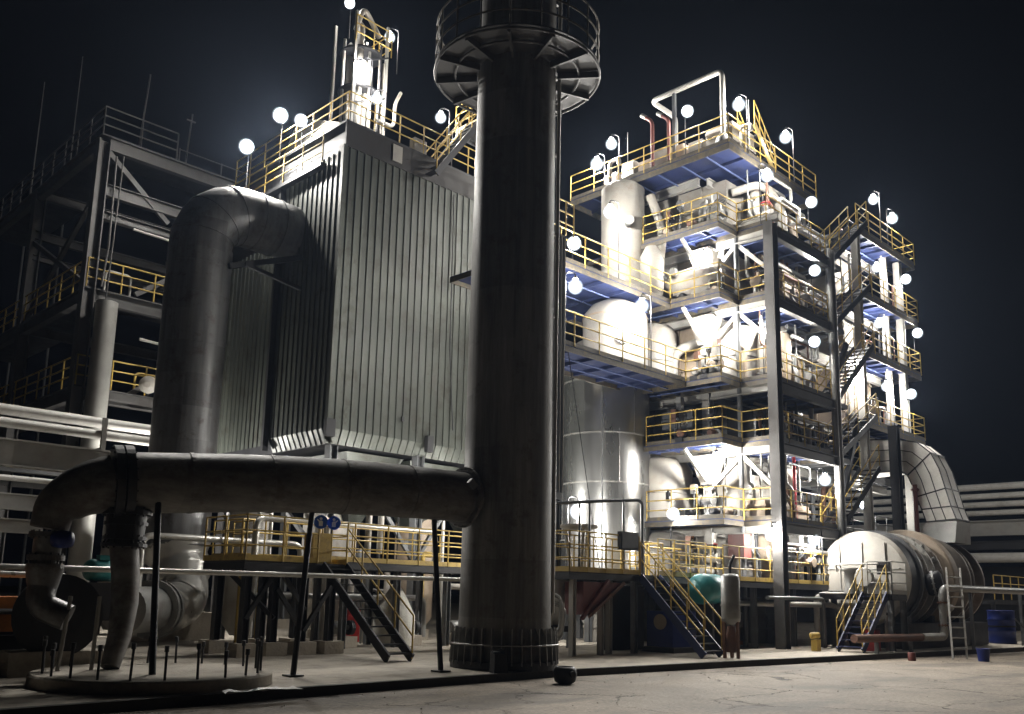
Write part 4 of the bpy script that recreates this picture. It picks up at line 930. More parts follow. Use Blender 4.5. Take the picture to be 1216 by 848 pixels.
def boxduct(label, x0, x1, y0, y1, z0, z1, m=None, rib=.6, cat='casing', name='equipment_casing', hatch=True):
    t = thing(name, label, cat, ((x0 + x1) / 2, (y0 + y1) / 2, z0)); m = m or M_white
    MB().box(x0, x1, y0, y1, z0, z1).build('casing', m, t)
    mb = MB(); z = z0 + rib
    while z < z1 - .1:
        mb.box(x0 - .05, x1 + .05, y0 - .05, y0 - .002, z - .04, z + .04); mb.box(x0 - .05, x0 - .002, y0, y1, z - .04, z + .04); z += rib
    k = int((y1 - y0) / 1.1)
    for i in range(1, k + 1): yy = y0 + (y1 - y0) * i / (k + 1); mb.box(x0 - .056, x0 - .004, yy - .03, yy + .03, z0, z1)
    k = int((x1 - x0) / 1.1)
    for i in range(1, k + 1): xx = x0 + (x1 - x0) * i / (k + 1); mb.box(xx - .03, xx + .03, y0 - .056, y0 - .004, z0, z1)
    mb.build('stiffener', m, t)
    if hatch:
        mb = MB(); flange(mb, (x0 - .06, (y0 + y1) / 2 + .25, (z0 + z1) / 2), .27, (1, 0, 0), .05, 20, 10); mb.build('manhole', M_gpipe, t)
    return t
def piperun(label, pts, r, m=None, rad=None, fl=()):
    t = thing('process_pipe', label, 'pipe', tuple(pts[0]))
    mb = MB(); pipe_mb(mb, pts, r, rad, 14); mb.build('pipe_run', m or M_white, t)
    if fl:
        mb = MB()
        for c, ax in fl: flange(mb, c, r * 1.55, ax, .03, 18, 10)
        mb.build('flange', M_gpipe, t)
    return t
# fifth level up (z 12): V1 flared vessel
t = thing('process_vessel', 'tall white vessel with a flared skirt on the high walkway beside the brightest lamp', 'vessel', (25.9, 20.2, 12.0))
MB().lathe((25.9, 20.2, 0), [(1.25, 12.02), (1.18, 12.5), (.85, 13.6), (.82, 13.7), (.82, 16.9), (.6, 17.1)], 36).build('vessel_shell', M_white, t)
mb = MB(); nozzle(mb, (25.3, 19.5, 15.2), (-1, -1, 0)); mb.build('nozzle', M_gpipe, t)
mb = MB(); pipe_mb(mb, [(26.4, 19.3, 16.6), (26.6, 18.9, 15.3), (26.3, 18.7, 14.6), (26.0, 18.6, 13.8)], .17, .6, 16); mb.build('downcomer', M_white, t)
MB().lathe((25.95, 18.9, 0), [(.28, 12.05), (.42, 12.7), (.45, 13.9), (.25, 14.3)], 22).build('side_pot', M_white, t)
# furnace casings
boxduct('large white ribbed casing behind the sixth deck rail of the tower', 28.0, 32.4, 17.0, 21.2, 14.6, 17.1, rib=.8)
boxduct('large white ribbed casing behind the fifth deck rail of the tower', 27.6, 31.6, 16.9, 21.0, 12.05, 14.2, rib=.7)
t = thing('steam_drum', 'long white horizontal drum under the sixth deck of the tower', 'drum', (27.0, 19, 12.6))
MB().lathe((27.0, 16.9, 12.9), [(.1, -.1), (.45, 0), (.62, .2), (.62, 4.2), (.45, 4.4), (.1, 4.5)], 30, (0, 1, 0)).build('drum_shell', M_white, t)
for y in (17.6, 20.3): MB().box(26.6, 27.4, y - .1, y + .1, 12.02, 12.5).build('saddle', M_white, t)
mb = MB(); nozzle(mb, (26.6, 18.3, 13.2), (-1, 0, .4), .2, .3); mb.build('nozzle', M_gpipe, t)
boxduct('pale grey casing behind the fourth deck of the tower', 27.9, 31.4, 18.0, 21.2, 9.1, 11.8, M_beige, rib=.9)
vessel('white tank right of the silo cap on the fourth deck', 27.0, 19.8, 9.1, 11.7, 1.0, M_white)
vessel('squat white vessel beside the tower column on the fourth deck', 28.3, 16.9, 9.1, 11.4, .75, M_white)
vessel('brownish drum vessel behind the big tower column on the fourth deck', 29.6, 16.0, 9.1, 11.3, .5, M_beige)
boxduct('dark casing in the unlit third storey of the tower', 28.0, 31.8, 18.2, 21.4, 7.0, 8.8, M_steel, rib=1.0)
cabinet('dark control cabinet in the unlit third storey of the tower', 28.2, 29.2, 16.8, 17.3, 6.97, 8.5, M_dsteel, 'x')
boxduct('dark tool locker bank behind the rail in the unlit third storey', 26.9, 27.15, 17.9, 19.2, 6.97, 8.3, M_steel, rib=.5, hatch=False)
vessel('wide white tank on the second deck right beside the silo', 27.6, 20.0, 4.3, 6.75, 1.35, M_white)
vessel('white vessel behind the thin tower post on the second deck', 28.8, 17.4, 4.3, 6.6, .6, M_white)
boxduct('white casing with open frames on the second deck of the tower', 29.3, 31.5, 17.3, 19.5, 4.32, 6.2, M_white, rib=.5)
boxduct('low beige bench casing on the second deck behind the rail', 27.7, 30.8, 15.6, 16.3, 4.32, 5.0, M_beige, rib=.5, hatch=False)
vessel('long white tank on the first deck right beside the silo', 27.4, 19.6, 2.3, 4.0, 1.2, M_white)
boxduct('white casing on the first deck of the tower behind the yellow rails', 28.6, 31.6, 17.2, 19.8, 2.3, 4.0, M_white, rib=.55)
vessel('beige pot vessel on the first deck beside the big column', 28.7, 16.2, 2.3, 3.9, .45, M_beige)
boxduct('dark red motor box on the first deck near the thin tower post', 26.8, 27.25, 15.9, 16.5, 3.0, 3.8, M_red, rib=.9, hatch=False)
boxduct('white duct casing in the right half of the tower, upper', 37.2, 40.4, 17.4, 19.2, 12.0, 17.0, M_white, rib=1.0)
boxduct('white duct casing in the right half of the tower, lower', 37.2, 40.8, 17.4, 19.2, 9.1, 11.7, M_beige, rib=.8)
vessel('beige vessel between the stair flights and the right balconies, upper', 34.6, 18.6, 12.0, 14.3, .8, M_beige)
vessel('beige vessel between the stair flights and the right balconies, lower', 34.4, 18.4, 9.1, 11.5, .8, M_white)
vessel('white vessel high between the stair flights and the right balconies', 34.8, 18.8, 14.6, 17.0, .7, M_white)
boxduct('brown ribbed air cooler on the fifth deck of the tower', 29.6, 31.3, 15.7, 16.4, 12.03, 13.7, M_beige, rib=.35, hatch=False)
boxduct('brown ribbed air cooler on the fourth deck of the tower', 30.4, 31.4, 15.6, 16.2, 9.08, 10.6, M_beige, rib=.35, hatch=False)
for i, (pts, r, m_, lab) in enumerate((
    ([(28.6, 16.2, 14.6), (28.6, 16.2, 16.4), (29.6, 16.6, 17.0), (29.6, 17.2, 16.2)], .2, M_white, 'curved white duct pipe under the top deck near its corner'),
    ([(29.8, 15.7, 14.6), (29.8, 15.7, 16.1), (28.8, 15.9, 16.9), (28.2, 16.9, 16.6)], .16, M_white, 'second curved white pipe under the top deck'),
    ([(30.6, 15.6, 14.6), (30.5, 15.7, 15.9), (30.9, 16.9, 16.5)], .14, M_beige, 'beige slanting pipe behind the sixth deck rail'),
    ([(26.7, 17.2, 14.6), (26.7, 17.2, 15.7), (27.9, 17.4, 16.5)], .15, M_gpipe, 'dark bent pipe on the left side of the sixth deck'),
    ([(27.2, 18.9, 9.1), (27.2, 18.9, 10.6), (28.2, 17.6, 11.2), (30.8, 17.2, 11.2)], .18, M_white, 'white header pipe below the fifth deck'),
    ([(28.9, 15.9, 12.0), (28.9, 15.9, 13.5), (31.2, 16.4, 14.0)], .13, M_white, 'white branch pipe in the front bay on the fifth deck'),
    ([(28.1, 15.8, 9.1), (28.1, 15.8, 11.0), (30.2, 16.0, 11.6)], .12, M_white, 'white branch pipe in the front bay on the fourth deck'),
    ([(30.4, 16.0, 4.3), (30.4, 16.0, 6.2), (28.8, 16.2, 6.5), (28.0, 17.2, 6.5)], .13, M_white, 'white branch pipe in the front bay on the second deck'),
    ([(29.8, 15.6, 4.3), (29.8, 15.6, 6.7)], .06, M_redb, 'thin red riser beside the big tower column on the second deck'),
    ([(25.4, 16.4, 1.55), (30.8, 14.6, 1.55), (31.0, 14.5, .2)], .09, M_pipe, 'white pipe running low in front of the tower legs'),
    ([(36.4, 16.4, 9.0), (36.4, 16.4, 11.4), (38.4, 16.6, 11.5)], .14, M_white, 'white arched pipe under the third right balcony'),
    ([(36.2, 16.6, 12.1), (36.2, 16.6, 13.7), (37.6, 17.2, 14.0)], .13, M_beige, 'beige pipe under the second right balcony'),
    ([(40.0, 16.2, 9.1), (40.0, 16.2, 17.3)], .16, M_white, 'white riser pipe at the right end of the balconies'),
    )):
    piperun(lab, pts, r, m_, .5, [(pts[0][:2] + (pts[0][2] + .35,), (0, 0, 1))] if pts[0][0] == pts[1][0] and r > .07 and pts[0][1] == pts[1][1] else ())
# smaller random clutter that still is individual valves/boxes
RR = random.Random(11)
vl = [((26.9, 16.6, 15.3), 'sixth deck corner'), ((28.0, 15.4, 15.2), 'sixth deck front rail'), ((27.9, 15.7, 12.7), 'fifth deck front rail'), ((30.6, 15.3, 12.8), 'fifth deck near the pipe column'),
      ((28.3, 15.4, 9.8), 'fourth deck front rail'), ((26.7, 16.8, 9.7), 'fourth deck left rail'), ((30.9, 15.4, 9.8), 'fourth deck near the pipe column'), ((26.7, 17.1, 12.6), 'fifth deck left rail'),
      ((28.4, 15.4, 5.1), 'second deck front rail'), ((26.8, 17.3, 5.0), 'second deck left rail'), ((28.2, 15.5, 2.9), 'first deck beside the big column'), ((30.0, 15.3, 3.0), 'first deck front rail'),
      ((31.0, 15.4, 3.1), 'first deck near the pipe column'), ((26.6, 17.0, 3.0), 'first deck left rail'), ((38.0, 16.1, 9.8), 'lowest right balcony'), ((34.0, 16.9, 7.6), 'dark deck above the furnace drums')]
for i, (c, where) in enumerate(vl):
    valve('small valve with handwheel on the tower, %s' % where, c, ((1, 0, 0), (0, 1, 0))[i % 2], .11 + .03 * RR.random(), body=(M_gpipe, M_white, M_beige)[i % 3], m=(M_dsteel, M_redb, M_dsteel)[i % 3])
    x, y, z = c; zz = max(l for l in LV.values() if l < z + .01)
    o = MB().tube((x, y, zz), (x, y, z - .08), .05, n=8).build('valve_riser', M_gpipe, None, (x, y, zz)); tag(o, 'short riser pipe carrying the valve on the tower, %s' % where, 'pipe')
HUE = {M_gpipe: 'grey', M_white: 'white', M_lsteel: 'pale grey', M_dsteel: 'black', M_beige: 'beige', M_brown: 'rusty', M_steel: 'dark grey', M_pipe: 'shiny', M_yel: 'yellow'}
USED = set()
def spot(x, y, fr):
    if not fr: return 'at the left rail' if x < 26.6 else ('at the inner left side' if y < 17.6 else 'at the far left side')
    a_ = 'behind the big column' if x < 28.5 else ('left of mid bay' if x < 29.5 else ('right of mid bay' if x < 30.5 else 'by the twin column'))
    return a_ + (', near the rail' if y < 15.9 else ', set back')
for k in (1, 2, 3, 4, 5, 6):
    z0, z1 = LV[k], LV[k + 1] - .3; nm = {1: 'first'}.get(k, names.get(k)); dim = k == 3
    for i in range(24):
        fr = (i * 7) % 5 < 3
        x = RR.uniform(27.7, 31.5) if fr else RR.uniform(26.15, 27.05); y = RR.uniform(15.25, 16.6) if fr else RR.uniform(16.4, 19.0 if k != 4 else 17.4)
        m_ = RR.choice((M_gpipe, M_white, M_lsteel, M_dsteel, M_beige, M_brown, M_steel))
        q = i % 5
        for _try in range(30):
            key_ = (k, 0 if q == 3 else q, m_.name, spot(x, y, fr))
            if key_ not in USED: break
            m_ = RR.choice((M_gpipe, M_white, M_lsteel, M_dsteel, M_beige, M_brown, M_steel))
        USED.add(key_)
        if q in (0, 3):
            h1 = z1 if RR.random() < .6 else RR.uniform(z0 + 1.0, z1)
            mb = MB(); r_ = RR.choice((.03, .04, .06, .09)); dx_ = RR.uniform(-.5, .5)
            pipe_mb(mb, [(x, y, z0), (x, y, (z0 + h1) / 2), (x + dx_, y + .1, (z0 + h1) / 2 + .15), (x + dx_, y + .1, h1)], r_, .12, 8)
            o = mb.build('riser_pipe', m_, None, (x, y, z0)); tag(o, '%s riser pipe on the %s tower deck %s' % (HUE[m_], nm, spot(x, y, fr)), 'pipe', 'riser pipes on the %s tower deck' % nm)
        elif q == 1:
            mb = MB(); zz = RR.uniform(z1 - .9, z1 - .1); L_ = RR.uniform(1.2, 2.6); x = min(x, 31.4 - L_)
            pipe_mb(mb, [(x, y, zz), (x + L_, y, zz), (x + L_, y, zz - .5), (x + L_, y + .5, zz - .5)], RR.choice((.04, .06, .08)), .1, 8)
            o = mb.build('cross_pipe', m_, None, (x, y, zz)); tag(o, '%s pipe strung above the %s tower deck %s' % (HUE[m_], nm, spot(x, y, fr)), 'pipe', 'strung pipes above the %s tower deck' % nm)
        elif q == 2:
            t = thing('instrument_stand', 'instrument stand, %s box, %s tower deck, %s' % (HUE[m_], nm, spot(x, y, fr)), 'instrument stand', (x, y, z0), 'instrument stands on the %s tower deck' % nm)
            h_ = RR.uniform(.7, 1.3); MB().tube((x, y, z0), (x, y, z0 + h_), .03, n=6).build('stand_tube', M_steel, t)
            w_ = RR.uniform(.12, .3); MB().box(x - w_ / 2, x + w_ / 2, y - .1, y + .1, z0 + h_, z0 + h_ + RR.uniform(.2, .5)).build('instrument_box', m_, t)
            MB().lathe((x, y - .1, z0 + h_ + .12), [(.06, 0), (.06, .02)], 12, (0, -1, 0), False).build('dial', M_glass, t)
        else:
            t = thing('pump', 'small pump with %s motor on the %s tower deck %s' % (HUE[m_], nm, spot(x, y, fr)), 'pump', (x, y, z0), 'small pumps on the %s tower deck' % nm)
            MB().box(x - .3, x + .3, y - .15, y + .15, z0, z0 + .15).build('pump_base', M_dsteel, t)
            MB().lathe((x - .25, y, z0 + .32), [(.08, 0), (.15, .03), (.15, .3), (.07, .34), (.07, .45)], 14, (1, 0, 0)).build('pump_motor', m_, t)
            MB().lathe((x + .16, y, z0 + .32), [(.18, 0), (.18, .1)], 14, (1, 0, 0), False).build('pump_casing', M_gpipe, t)
for k, z0 in ((4, 8.95), (5, 12.0), (6, 14.55), (7, 17.35)):
    for i in range(5):
        x = RR.uniform(36.3, 41.6); y = RR.uniform(16.0, 17.0); m_ = RR.choice((M_gpipe, M_white, M_brown, M_dsteel))
        mb = MB(); h_ = RR.uniform(.9, 1.9) if k != 7 else RR.uniform(.4, .9); pipe_mb(mb, [(x, y, z0), (x, y, z0 + h_), (x + .6, y, z0 + h_), (x + .6, y, z0 + .3)], RR.choice((.05, .08)), .12, 8)
        o = mb.build('pipe_loop', m_, None, (x, y, z0)); tag(o, '%s pipe loop on the %s right balcony, %s' % (HUE[m_], rn[k], 'left part' if x < 38 else ('middle part' if x < 40 else 'right end')), 'pipe', 'pipe loops on the %s right balcony' % rn[k])
for k in (2, 3):
    for i in range(5):
        x = RR.uniform(33.4, 36.4); y = RR.uniform(16.7, 18); m_ = RR.choice((M_gpipe, M_beige, M_brown, M_dsteel, M_steel))
        mb = MB(); h_ = RR.uniform(1.0, 1.9); pipe_mb(mb, [(x, y, LV[k]), (x, y, LV[k] + h_), (x + .8, y, LV[k] + h_), (x + .8, y, LV[k] + .1)], RR.choice((.06, .1)), .15, 8)
        o = mb.build('pipe_loop', m_, None, (x, y, LV[k])); tag(o, '%s pipe loop on the %s deck %s the twin column' % (HUE[m_], names[k], 'just right of' if x < 34.9 else 'well right of'), 'pipe', 'dark pipe loops on the %s deck' % names[k])
# white cabinets along top deck + portal loop pipe + red vents
for i, (y, hgt) in enumerate(((21.4, .9), (20.5, 1.1), (19.7, .9), (18.95, 1.15), (18.2, 1.0), (17.4, .9))):
    cabinet('%s white cabinet from the far left end of the top deck row' % ('first', 'second', 'third', 'fourth', 'fifth', 'sixth')[i], 26.6, 27.4, y - .3, y + .3, LV[7], LV[7] + hgt, M_white if i % 2 else M_beige)
boxduct('white corner housing on the top deck of the lit tower', 26.7, 28.2, 15.9, 17.0, LV[7], LV[7] + 1.2, M_white, rib=.5, hatch=False)
boxduct('white housing on the front side of the top deck', 29.9, 31.8, 16.6, 18.2, LV[7], LV[7] + 1.1, M_white, rib=.5, hatch=False)
t = thing('portal_duct', 'grey square duct loop standing high above the top deck of the lit tower', 'duct', (26.6, 17.6, LV[7]))
mb = MB(); P = [(26.6, 16.2, 18.0), (26.6, 16.2, 20.6), (26.6, 19.35, 20.6), (28.2, 19.35, 20.6), (28.2, 19.35, 18.0)]
for a, b in zip(P, P[1:]): pass
pipe_mb(mb, P, .1, .28, 8)
mb.build('duct_run', M_lsteel, t); MB().bar((26.6, 18.3, LV[7]), (26.6, 18.3, 20.5), .12, .12).build('prop', M_steel, t)
MB().lathe((26.6, 16.2, 0), [(.35, LV[7] + .05), (.3, LV[7] + .5), (.12, LV[7] + .75)], 16).build('base_cone', M_dsteel, t)
for y, h_, lab in ((19.1, 2.2, 'taller red vent pipe with a crooked top above the top deck'), (18.35, 2.0, 'shorter red vent pipe next to the duct loop above the top deck')):
    t = thing('vent_pipe', lab, 'vent pipe', (26.3, y, LV[7])); mb = MB(); pipe_mb(mb, [(26.3, y, LV[7]), (26.3, y, LV[7] + h_), (26.3, y + .35, LV[7] + h_ + .3)], .07, .2, 10); mb.build('vent_tube', M_red, t)
    mb = MB(); mb.tube((26.3, y + .3, LV[7] + h_ + .26), (26.3, y + .5, LV[7] + h_ + .43), .085, n=12); mb.build('vent_tip', M_lsteel, t)
for x, y, h_, lab in ((26.2, 20.2, 2.1, 'thin lightning rod over the left half of the top deck'), (27.7, 15.8, 2.4, 'thin lightning rod near the corner of the top deck')):
    o = MB().tube((x, y, LV[7]), (x, y, LV[7] + h_), .022, .01, n=6).build('lightning_rod', M_lsteel, None, (x, y, LV[7])); tag(o, lab, 'rod')
for x, y, lab in ((26.1, 21.0, 'arched yellow-grey bracket by the two lamps on the top deck'), (27.2, 15.9, 'white gooseneck vent by the corner of the top deck')):
    t = thing('gooseneck_vent', lab, 'vent', (x, y, LV[7])); mb = MB(); pipe_mb(mb, [(x, y, LV[7]), (x, y, LV[7] + 1.1), (x, y - .45, LV[7] + 1.1), (x, y - .45, LV[7] + .85)], .08, .2, 10); mb.build('vent_tube', M_white, t)

# ================================================================== LOW PLATFORM right of the chimney
t = platform('low platform with yellow rails between the chimney and the right stair', 17.9, 24.2, 15.7, 18.8, 2.3,
    [[(17.9, 18.8, 2.3), (17.9, 15.7, 2.3), (20.85, 15.7, 2.3)], [(21.75, 15.7, 2.3), (24.2, 15.7, 2.3)], [(18.6, 16.9, 2.3), (22.0, 16.9, 2.3)]], M_dsteel, M_yel, step=.8)
for x, y in ((18.2, 15.85), (19.4, 15.9), (20.0, 16.1), (20.8, 15.85), (23.9, 15.9), (18.4, 18.4), (21, 18.4), (23.9, 18.4)): MB().ibeam((x, y, G), (x, y, 2.1), .14, .14, .018).build('post', M_lsteel if x < 20.2 and y < 17 else M_steel, t)
MB().bar((18.3, 15.62, 1.1), (19.4, 15.62, 2.1), .09, .09).build('knee_brace', M_red, t)
stairs('dark blue stair with yellow handrails coming down toward the road right of the low platform', (20.9, 13.65, G + .06), (20.9, 15.7, 2.25), .85, M_blue, M_yel, treads=11, side=(1, 0, 0))
platform('first deck of the lit tower with yellow rails, low along its foot', 24.4, 32.8, 15.2, 21.5, 2.25, [[(24.4, 15.2, 2.25), (32.8, 15.2, 2.25)], [(24.4, 18.0, 2.25), (27.0, 18.0, 2.25)]], M_dsteel, M_yel, posts=[(x, 15.6, G) for x in (24.8, 26.8, 29.4, 32)] + [(x, 19.6, G) for x in (24.8, 26.8, 29.4, 32)], step=.95)
for i, (x, y, lab) in enumerate(((22.6, 17.0, 'yellow inner railing across the low platform near the silo foot'), (25.4, 16.6, 'yellow inner railing on the first deck near the silo'))):
    o = rail_mb([(x - 1.6, y, 2.3), (x + 1.2, y, 2.3), (x + 1.2, y + 1.3, 2.3)], step=.7).build('railing', M_yel, None, (x, y, 2.3)); tag(o, lab, 'railing')
# hopper, sloping red chute, panels under the deck
t = thing('feed_hopper', 'grey cone hopper hanging beside the chimney under the low platform', 'hopper', (18.6, 17.4, 1.2))
MB().lathe((18.7, 17.0, 0), [(.2, .9), (.45, 1.3), (.48, 2.05), (.55, 2.1)], 24).build('hopper_cone', M_pipe, t)
MB().box(18.4, 19.0, 16.7, 17.3, .72, .88).build('hopper_gate', M_dsteel, t)
t = thing('chute', 'dark red sloping chute box under the low platform', 'chute', (18.9, 15.9, 1.2))
MB().hexa([(18.4, 15.65, 1.2), (18.6, 15.65, 1.2), (18.6, 16.3, 1.2), (18.4, 16.3, 1.2), (18.4, 15.65, 2.05), (20.0, 15.65, 2.05), (20.0, 16.3, 2.05), (18.4, 16.3, 2.05)]).build('chute_box', M_red, t)
MB().bar((18.55, 15.6, 1.15), (20.05, 15.6, 2.05), .05, .08).build('chute_rim', M_brown, t)
cabinet('dark panel under the middle of the low platform', 21.2, 22.8, 17.0, 17.3, G, 2.0, M_fascia, 'y')
cabinet('brown hanging switch box on the rail above the low platform', 19.9, 20.7, 15.6, 15.72, 2.95, 3.45, M_fascia, 'y')
t = thing('loop_frame', 'large grey pipe portal standing on the low platform in front of the silo', 'pipe frame', (20.5, 15.6, 2.3))
mb = MB(); pipe_mb(mb, [(18.4, 17.0, 4.15), (19.8, 16.0, 4.3), (21.0, 15.7, 4.4), (21.0, 15.7, 2.3)], .05, .2, 10); mb.build('frame_pipe', M_steel, t)
for x, y, z in ((20.3, 15.82, 4.32), (19.4, 16.3, 4.22), (19.15, 16.45, 4.2)): MB().tube((x, y, 2.3), (x, y, z), .035, n=8).build('upright', M_steel, t)
t = thing('small_table', 'white valve table stand glowing beside the lamp at the silo foot', 'stand', (19.7, 17.4, 2.3))
MB().lathe((20.0, 17.2, 0), [(.12, 3.5), (.55, 3.6), (.55, 3.68)], 20).build('stand_top', M_white, t)
for k in range(3):
    a = 2 * pi * k / 3; MB().tube((20.0 + .4 * cos(a), 17.2 + .4 * sin(a), 3.6), (20.0 + .2 * cos(a), 17.2 + .2 * sin(a), 2.3), .05, .07, n=8).build('leg', M_white, t)
# teal tank + deep blue tank
t = thing('teal_tank', 'teal horizontal tank behind the right stair rails', 'tank', (23.2, 16.9, 1.2))
MB().lathe((22.6, 14.9, 1.95), [(.1, -.1), (.36, 0), (.44, .12), (.44, 1.0), (.36, 1.12), (.1, 1.2)], 26, (1, .1, 0)).build('tank_shell', M_teal, t)
for x in (22.8, 23.4): MB().box(x, x + .1, 14.6, 15.15, G, 1.55).build('cradle', M_dsteel, t)
t = thing('blue_machine', 'dark blue machine box on the pad under the right stair', 'machine', (22.4, 15.6, G))
MB().box(22.0, 23.2, 15.4, 16.3, .3, 1.3).build('housing', M_dblue, t); MB().box(21.9, 23.3, 15.3, 16.4, G, .29).build('skid', M_dsteel, t)
MB().lathe((21.97, 15.8, 1.0), [(.22, 0), (.22, .02)], 18, (-1, 0, 0), False).build('round_port', M_beige, t)
# upright metal vessel near stair foot
t = thing('blowdown_vessel', 'upright metal cylinder on legs at the foot of the right stair', 'vessel', (21.75, 13.3, G))
MB().lathe((21.75, 13.35, 0), [(.05, 1.0), (.24, 1.1), (.25, 1.2), (.25, 2.25), (.2, 2.33), (.05, 2.36)], 30).build('vessel_shell', M_gpipe, t)
MB().lathe((21.75, 13.35, 0), [(.27, 1.5), (.27, 1.54)], 30, smooth=False).build('band', M_gpipe, t)
for k in range(3):
    a = 2 * pi * k / 3 + .5; MB().bar((21.75 + .2 * cos(a), 13.35 + .2 * sin(a), G), (21.75 + .2 * cos(a), 13.35 + .2 * sin(a), 1.25), .07, .07).build('leg', M_brown, t)
MB().lathe((21.75, 13.35, 0), [(.13, .3), (.15, .6), (.1, .98)], 14).build('drain_pot', M_brown, t)
mb = MB(); pipe_mb(mb, [(21.75, 13.35, 2.34), (21.75, 13.35, 2.6), (21.9, 13.3, 2.85)], .04, .1, 8); mb.build('vent_pipe', M_dsteel, t)
# curved hose pipes right of chimney base
t = thing('hose_bundle', 'coiled grey hoses hanging right beside the chimney base', 'hose', (17.0, 15.6, G))
for k in range(3):
    mb = MB(); x = 16.9 + .1 * k; pipe_mb(mb, [(x, 15.7, 1.7 - .1 * k), (x + .45, 15.5, 1.7 - .15 * k), (x + .45 - .1 * k, 15.5, .8 - .1 * k), (x, 15.6, .6)], .045, .25, 10); mb.build('hose', M_lsteel if k == 1 else M_gpipe, t)
# lower yellow tower-front pipe loops and sacks
t = thing('dark_frame', 'grey pipe portal on the pad between the big column and the right stair', 'pipe frame', (29, 14.5, G))
mb = MB(); pipe_mb(mb, [(25.9, 14.6, 1.75), (29.6, 14.6, 1.75), (29.6, 14.6, G)], .06, .15, 10); mb.build('frame_pipe', M_steel, t)
t = thing('sack_pallet', 'stack of white sacks on a pallet in the shade under the tower', 'sack stack', (27.6, 17.3, G))
MB().box(26.9, 28.3, 16.9, 17.7, G, G + .14).build('pallet', M_brown, t)
for lv, xs in ((0, (27.0, 27.45, 27.9)), (1, (27.0, 27.45, 27.9)), (2, (27.2, 27.6))):
    for x in xs: MB().ball((x + .2, 17.25, G + .27 + lv * .24), .27, 6, .5).build('sack', M_bag, t)
for i, (x, y, w_, h_, lab) in enumerate(((25.6, 16.8, .9, 1.5, 'grey machine block in the shade left under the lit tower'), (29.8, 17.2, 1.2, 1.6, 'grey machine block in the shade right under the lit tower'), (24.6, 20, 1.5, 1.7, 'pale machine block behind the silo legs'))):
    boxduct(lab, x, x + w_, y, y + .9, G, G + h_, M_steel if i < 2 else M_white, .5, 'machine', 'machine_block')

# ================================================================== FURNACE DRUMS (axis along X)
DY, DZ, DR = 13.95, 2.5, 1.62
t = thing('rotary_furnace', 'big round furnace body with a white end plate and several metal rings', 'furnace', (35, DY, G))
MB().lathe((31.3, DY, DZ), [(.02, 0), (DR - .12, 0), (DR, .06), (DR, .12)], 56, (1, 0, 0), False).build('end_plate', M_white, t)
MB().lathe((31.3, DY, DZ), [(DR - .02, .122), (DR - .02, 1.3)], 56, (1, 0, 0)).build('first_shell', M_dsteel, t)
MB().lathe((31.3, DY, DZ), [(DR + .08, .9), (DR + .08, 1.02)], 56, (1, 0, 0), False).build('ring', M_steel, t)
MB().lathe((31.3, DY, DZ), [(DR * .9, 1.3), (DR * .92, 3.6)], 48, (1, 0, 0)).build('second_shell', M_fire, t)
for q_, w_ in ((1.45, .06), (2.1, .08), (2.8, .06), (4.3, .06), (5.9, .07)):
    mb = MB(); mb.lathe((31.3, DY, DZ), [(DR * .85, q_), (DR + .06, q_), (DR + .06, q_ + w_), (DR * .85, q_ + w_)], 48, (1, 0, 0), False)
    for kk in range(28):
        aa = 2 * pi * kk / 28; mb.tube((31.3 + q_ - .05, DY + cos(aa) * (DR - .0), DZ + sin(aa) * (DR - .0)), (31.3 + q_ + w_ + .05, DY + cos(aa) * (DR - .0), DZ + sin(aa) * (DR - .0)), .028, n=6)
    mb.build('ring', M_fire if q_ != 2.1 else M_lsteel, t)
MB().lathe((31.3, DY, DZ), [(DR * .9, 3.3), (DR + .22, 3.32), (DR + .26, 3.38), (DR + .26, 3.8), (DR + .22, 3.86), (DR * .9, 3.88)], 56, (1, 0, 0), False).build('wide_ring', M_beige, t)
MB().lathe((31.3, DY, DZ), [(DR * .93, 3.9), (DR * .95, 5.3), (DR + .1, 5.32), (DR + .1, 5.5), (DR * .9, 5.52), (DR * .9, 6.9), (DR + .05, 6.92), (DR + .05, 7.1), (DR * .8, 7.12), (.5, 8.0)], 56, (1, 0, 0)).build('third_shell', M_fire, t)
for k in range(8):
    a = pi * k / 8 + .1; mb = MB(); nozzle(mb, (34.1, DY - cos(a) * DR * .9, DZ + sin(a) * DR * .9), (0, -cos(a), sin(a)), .09, .12); mb.build('port', M_gpipe, t)
MB().box(31.6, 39.5, DY - 1.3, DY + 1.2, G, 1.0).build('dark_underfill', M_dsteel, t)  # dark box added so the space under the drums stays black
for x in (32.0, 34.4, 37.0): MB().box(x, x + .5, DY - 1.1, DY + 1.1, G, 1.25).build('cradle', M_dsteel, t)
mb = MB()
for a in range(0, 3):
    y = DY - .8 + a * .8; mb.box(31.245, 31.29, y - .02, y + .02, DZ - 1.2, DZ + 1.2)
mb.box(31.24, 31.288, DY - 1.3, DY + 1.3, DZ + .3, DZ + .34); mb.box(31.24, 31.288, DY - 1.3, DY + 1.3, DZ - .45, DZ - .41); mb.build('plate_rib', M_lsteel, t)
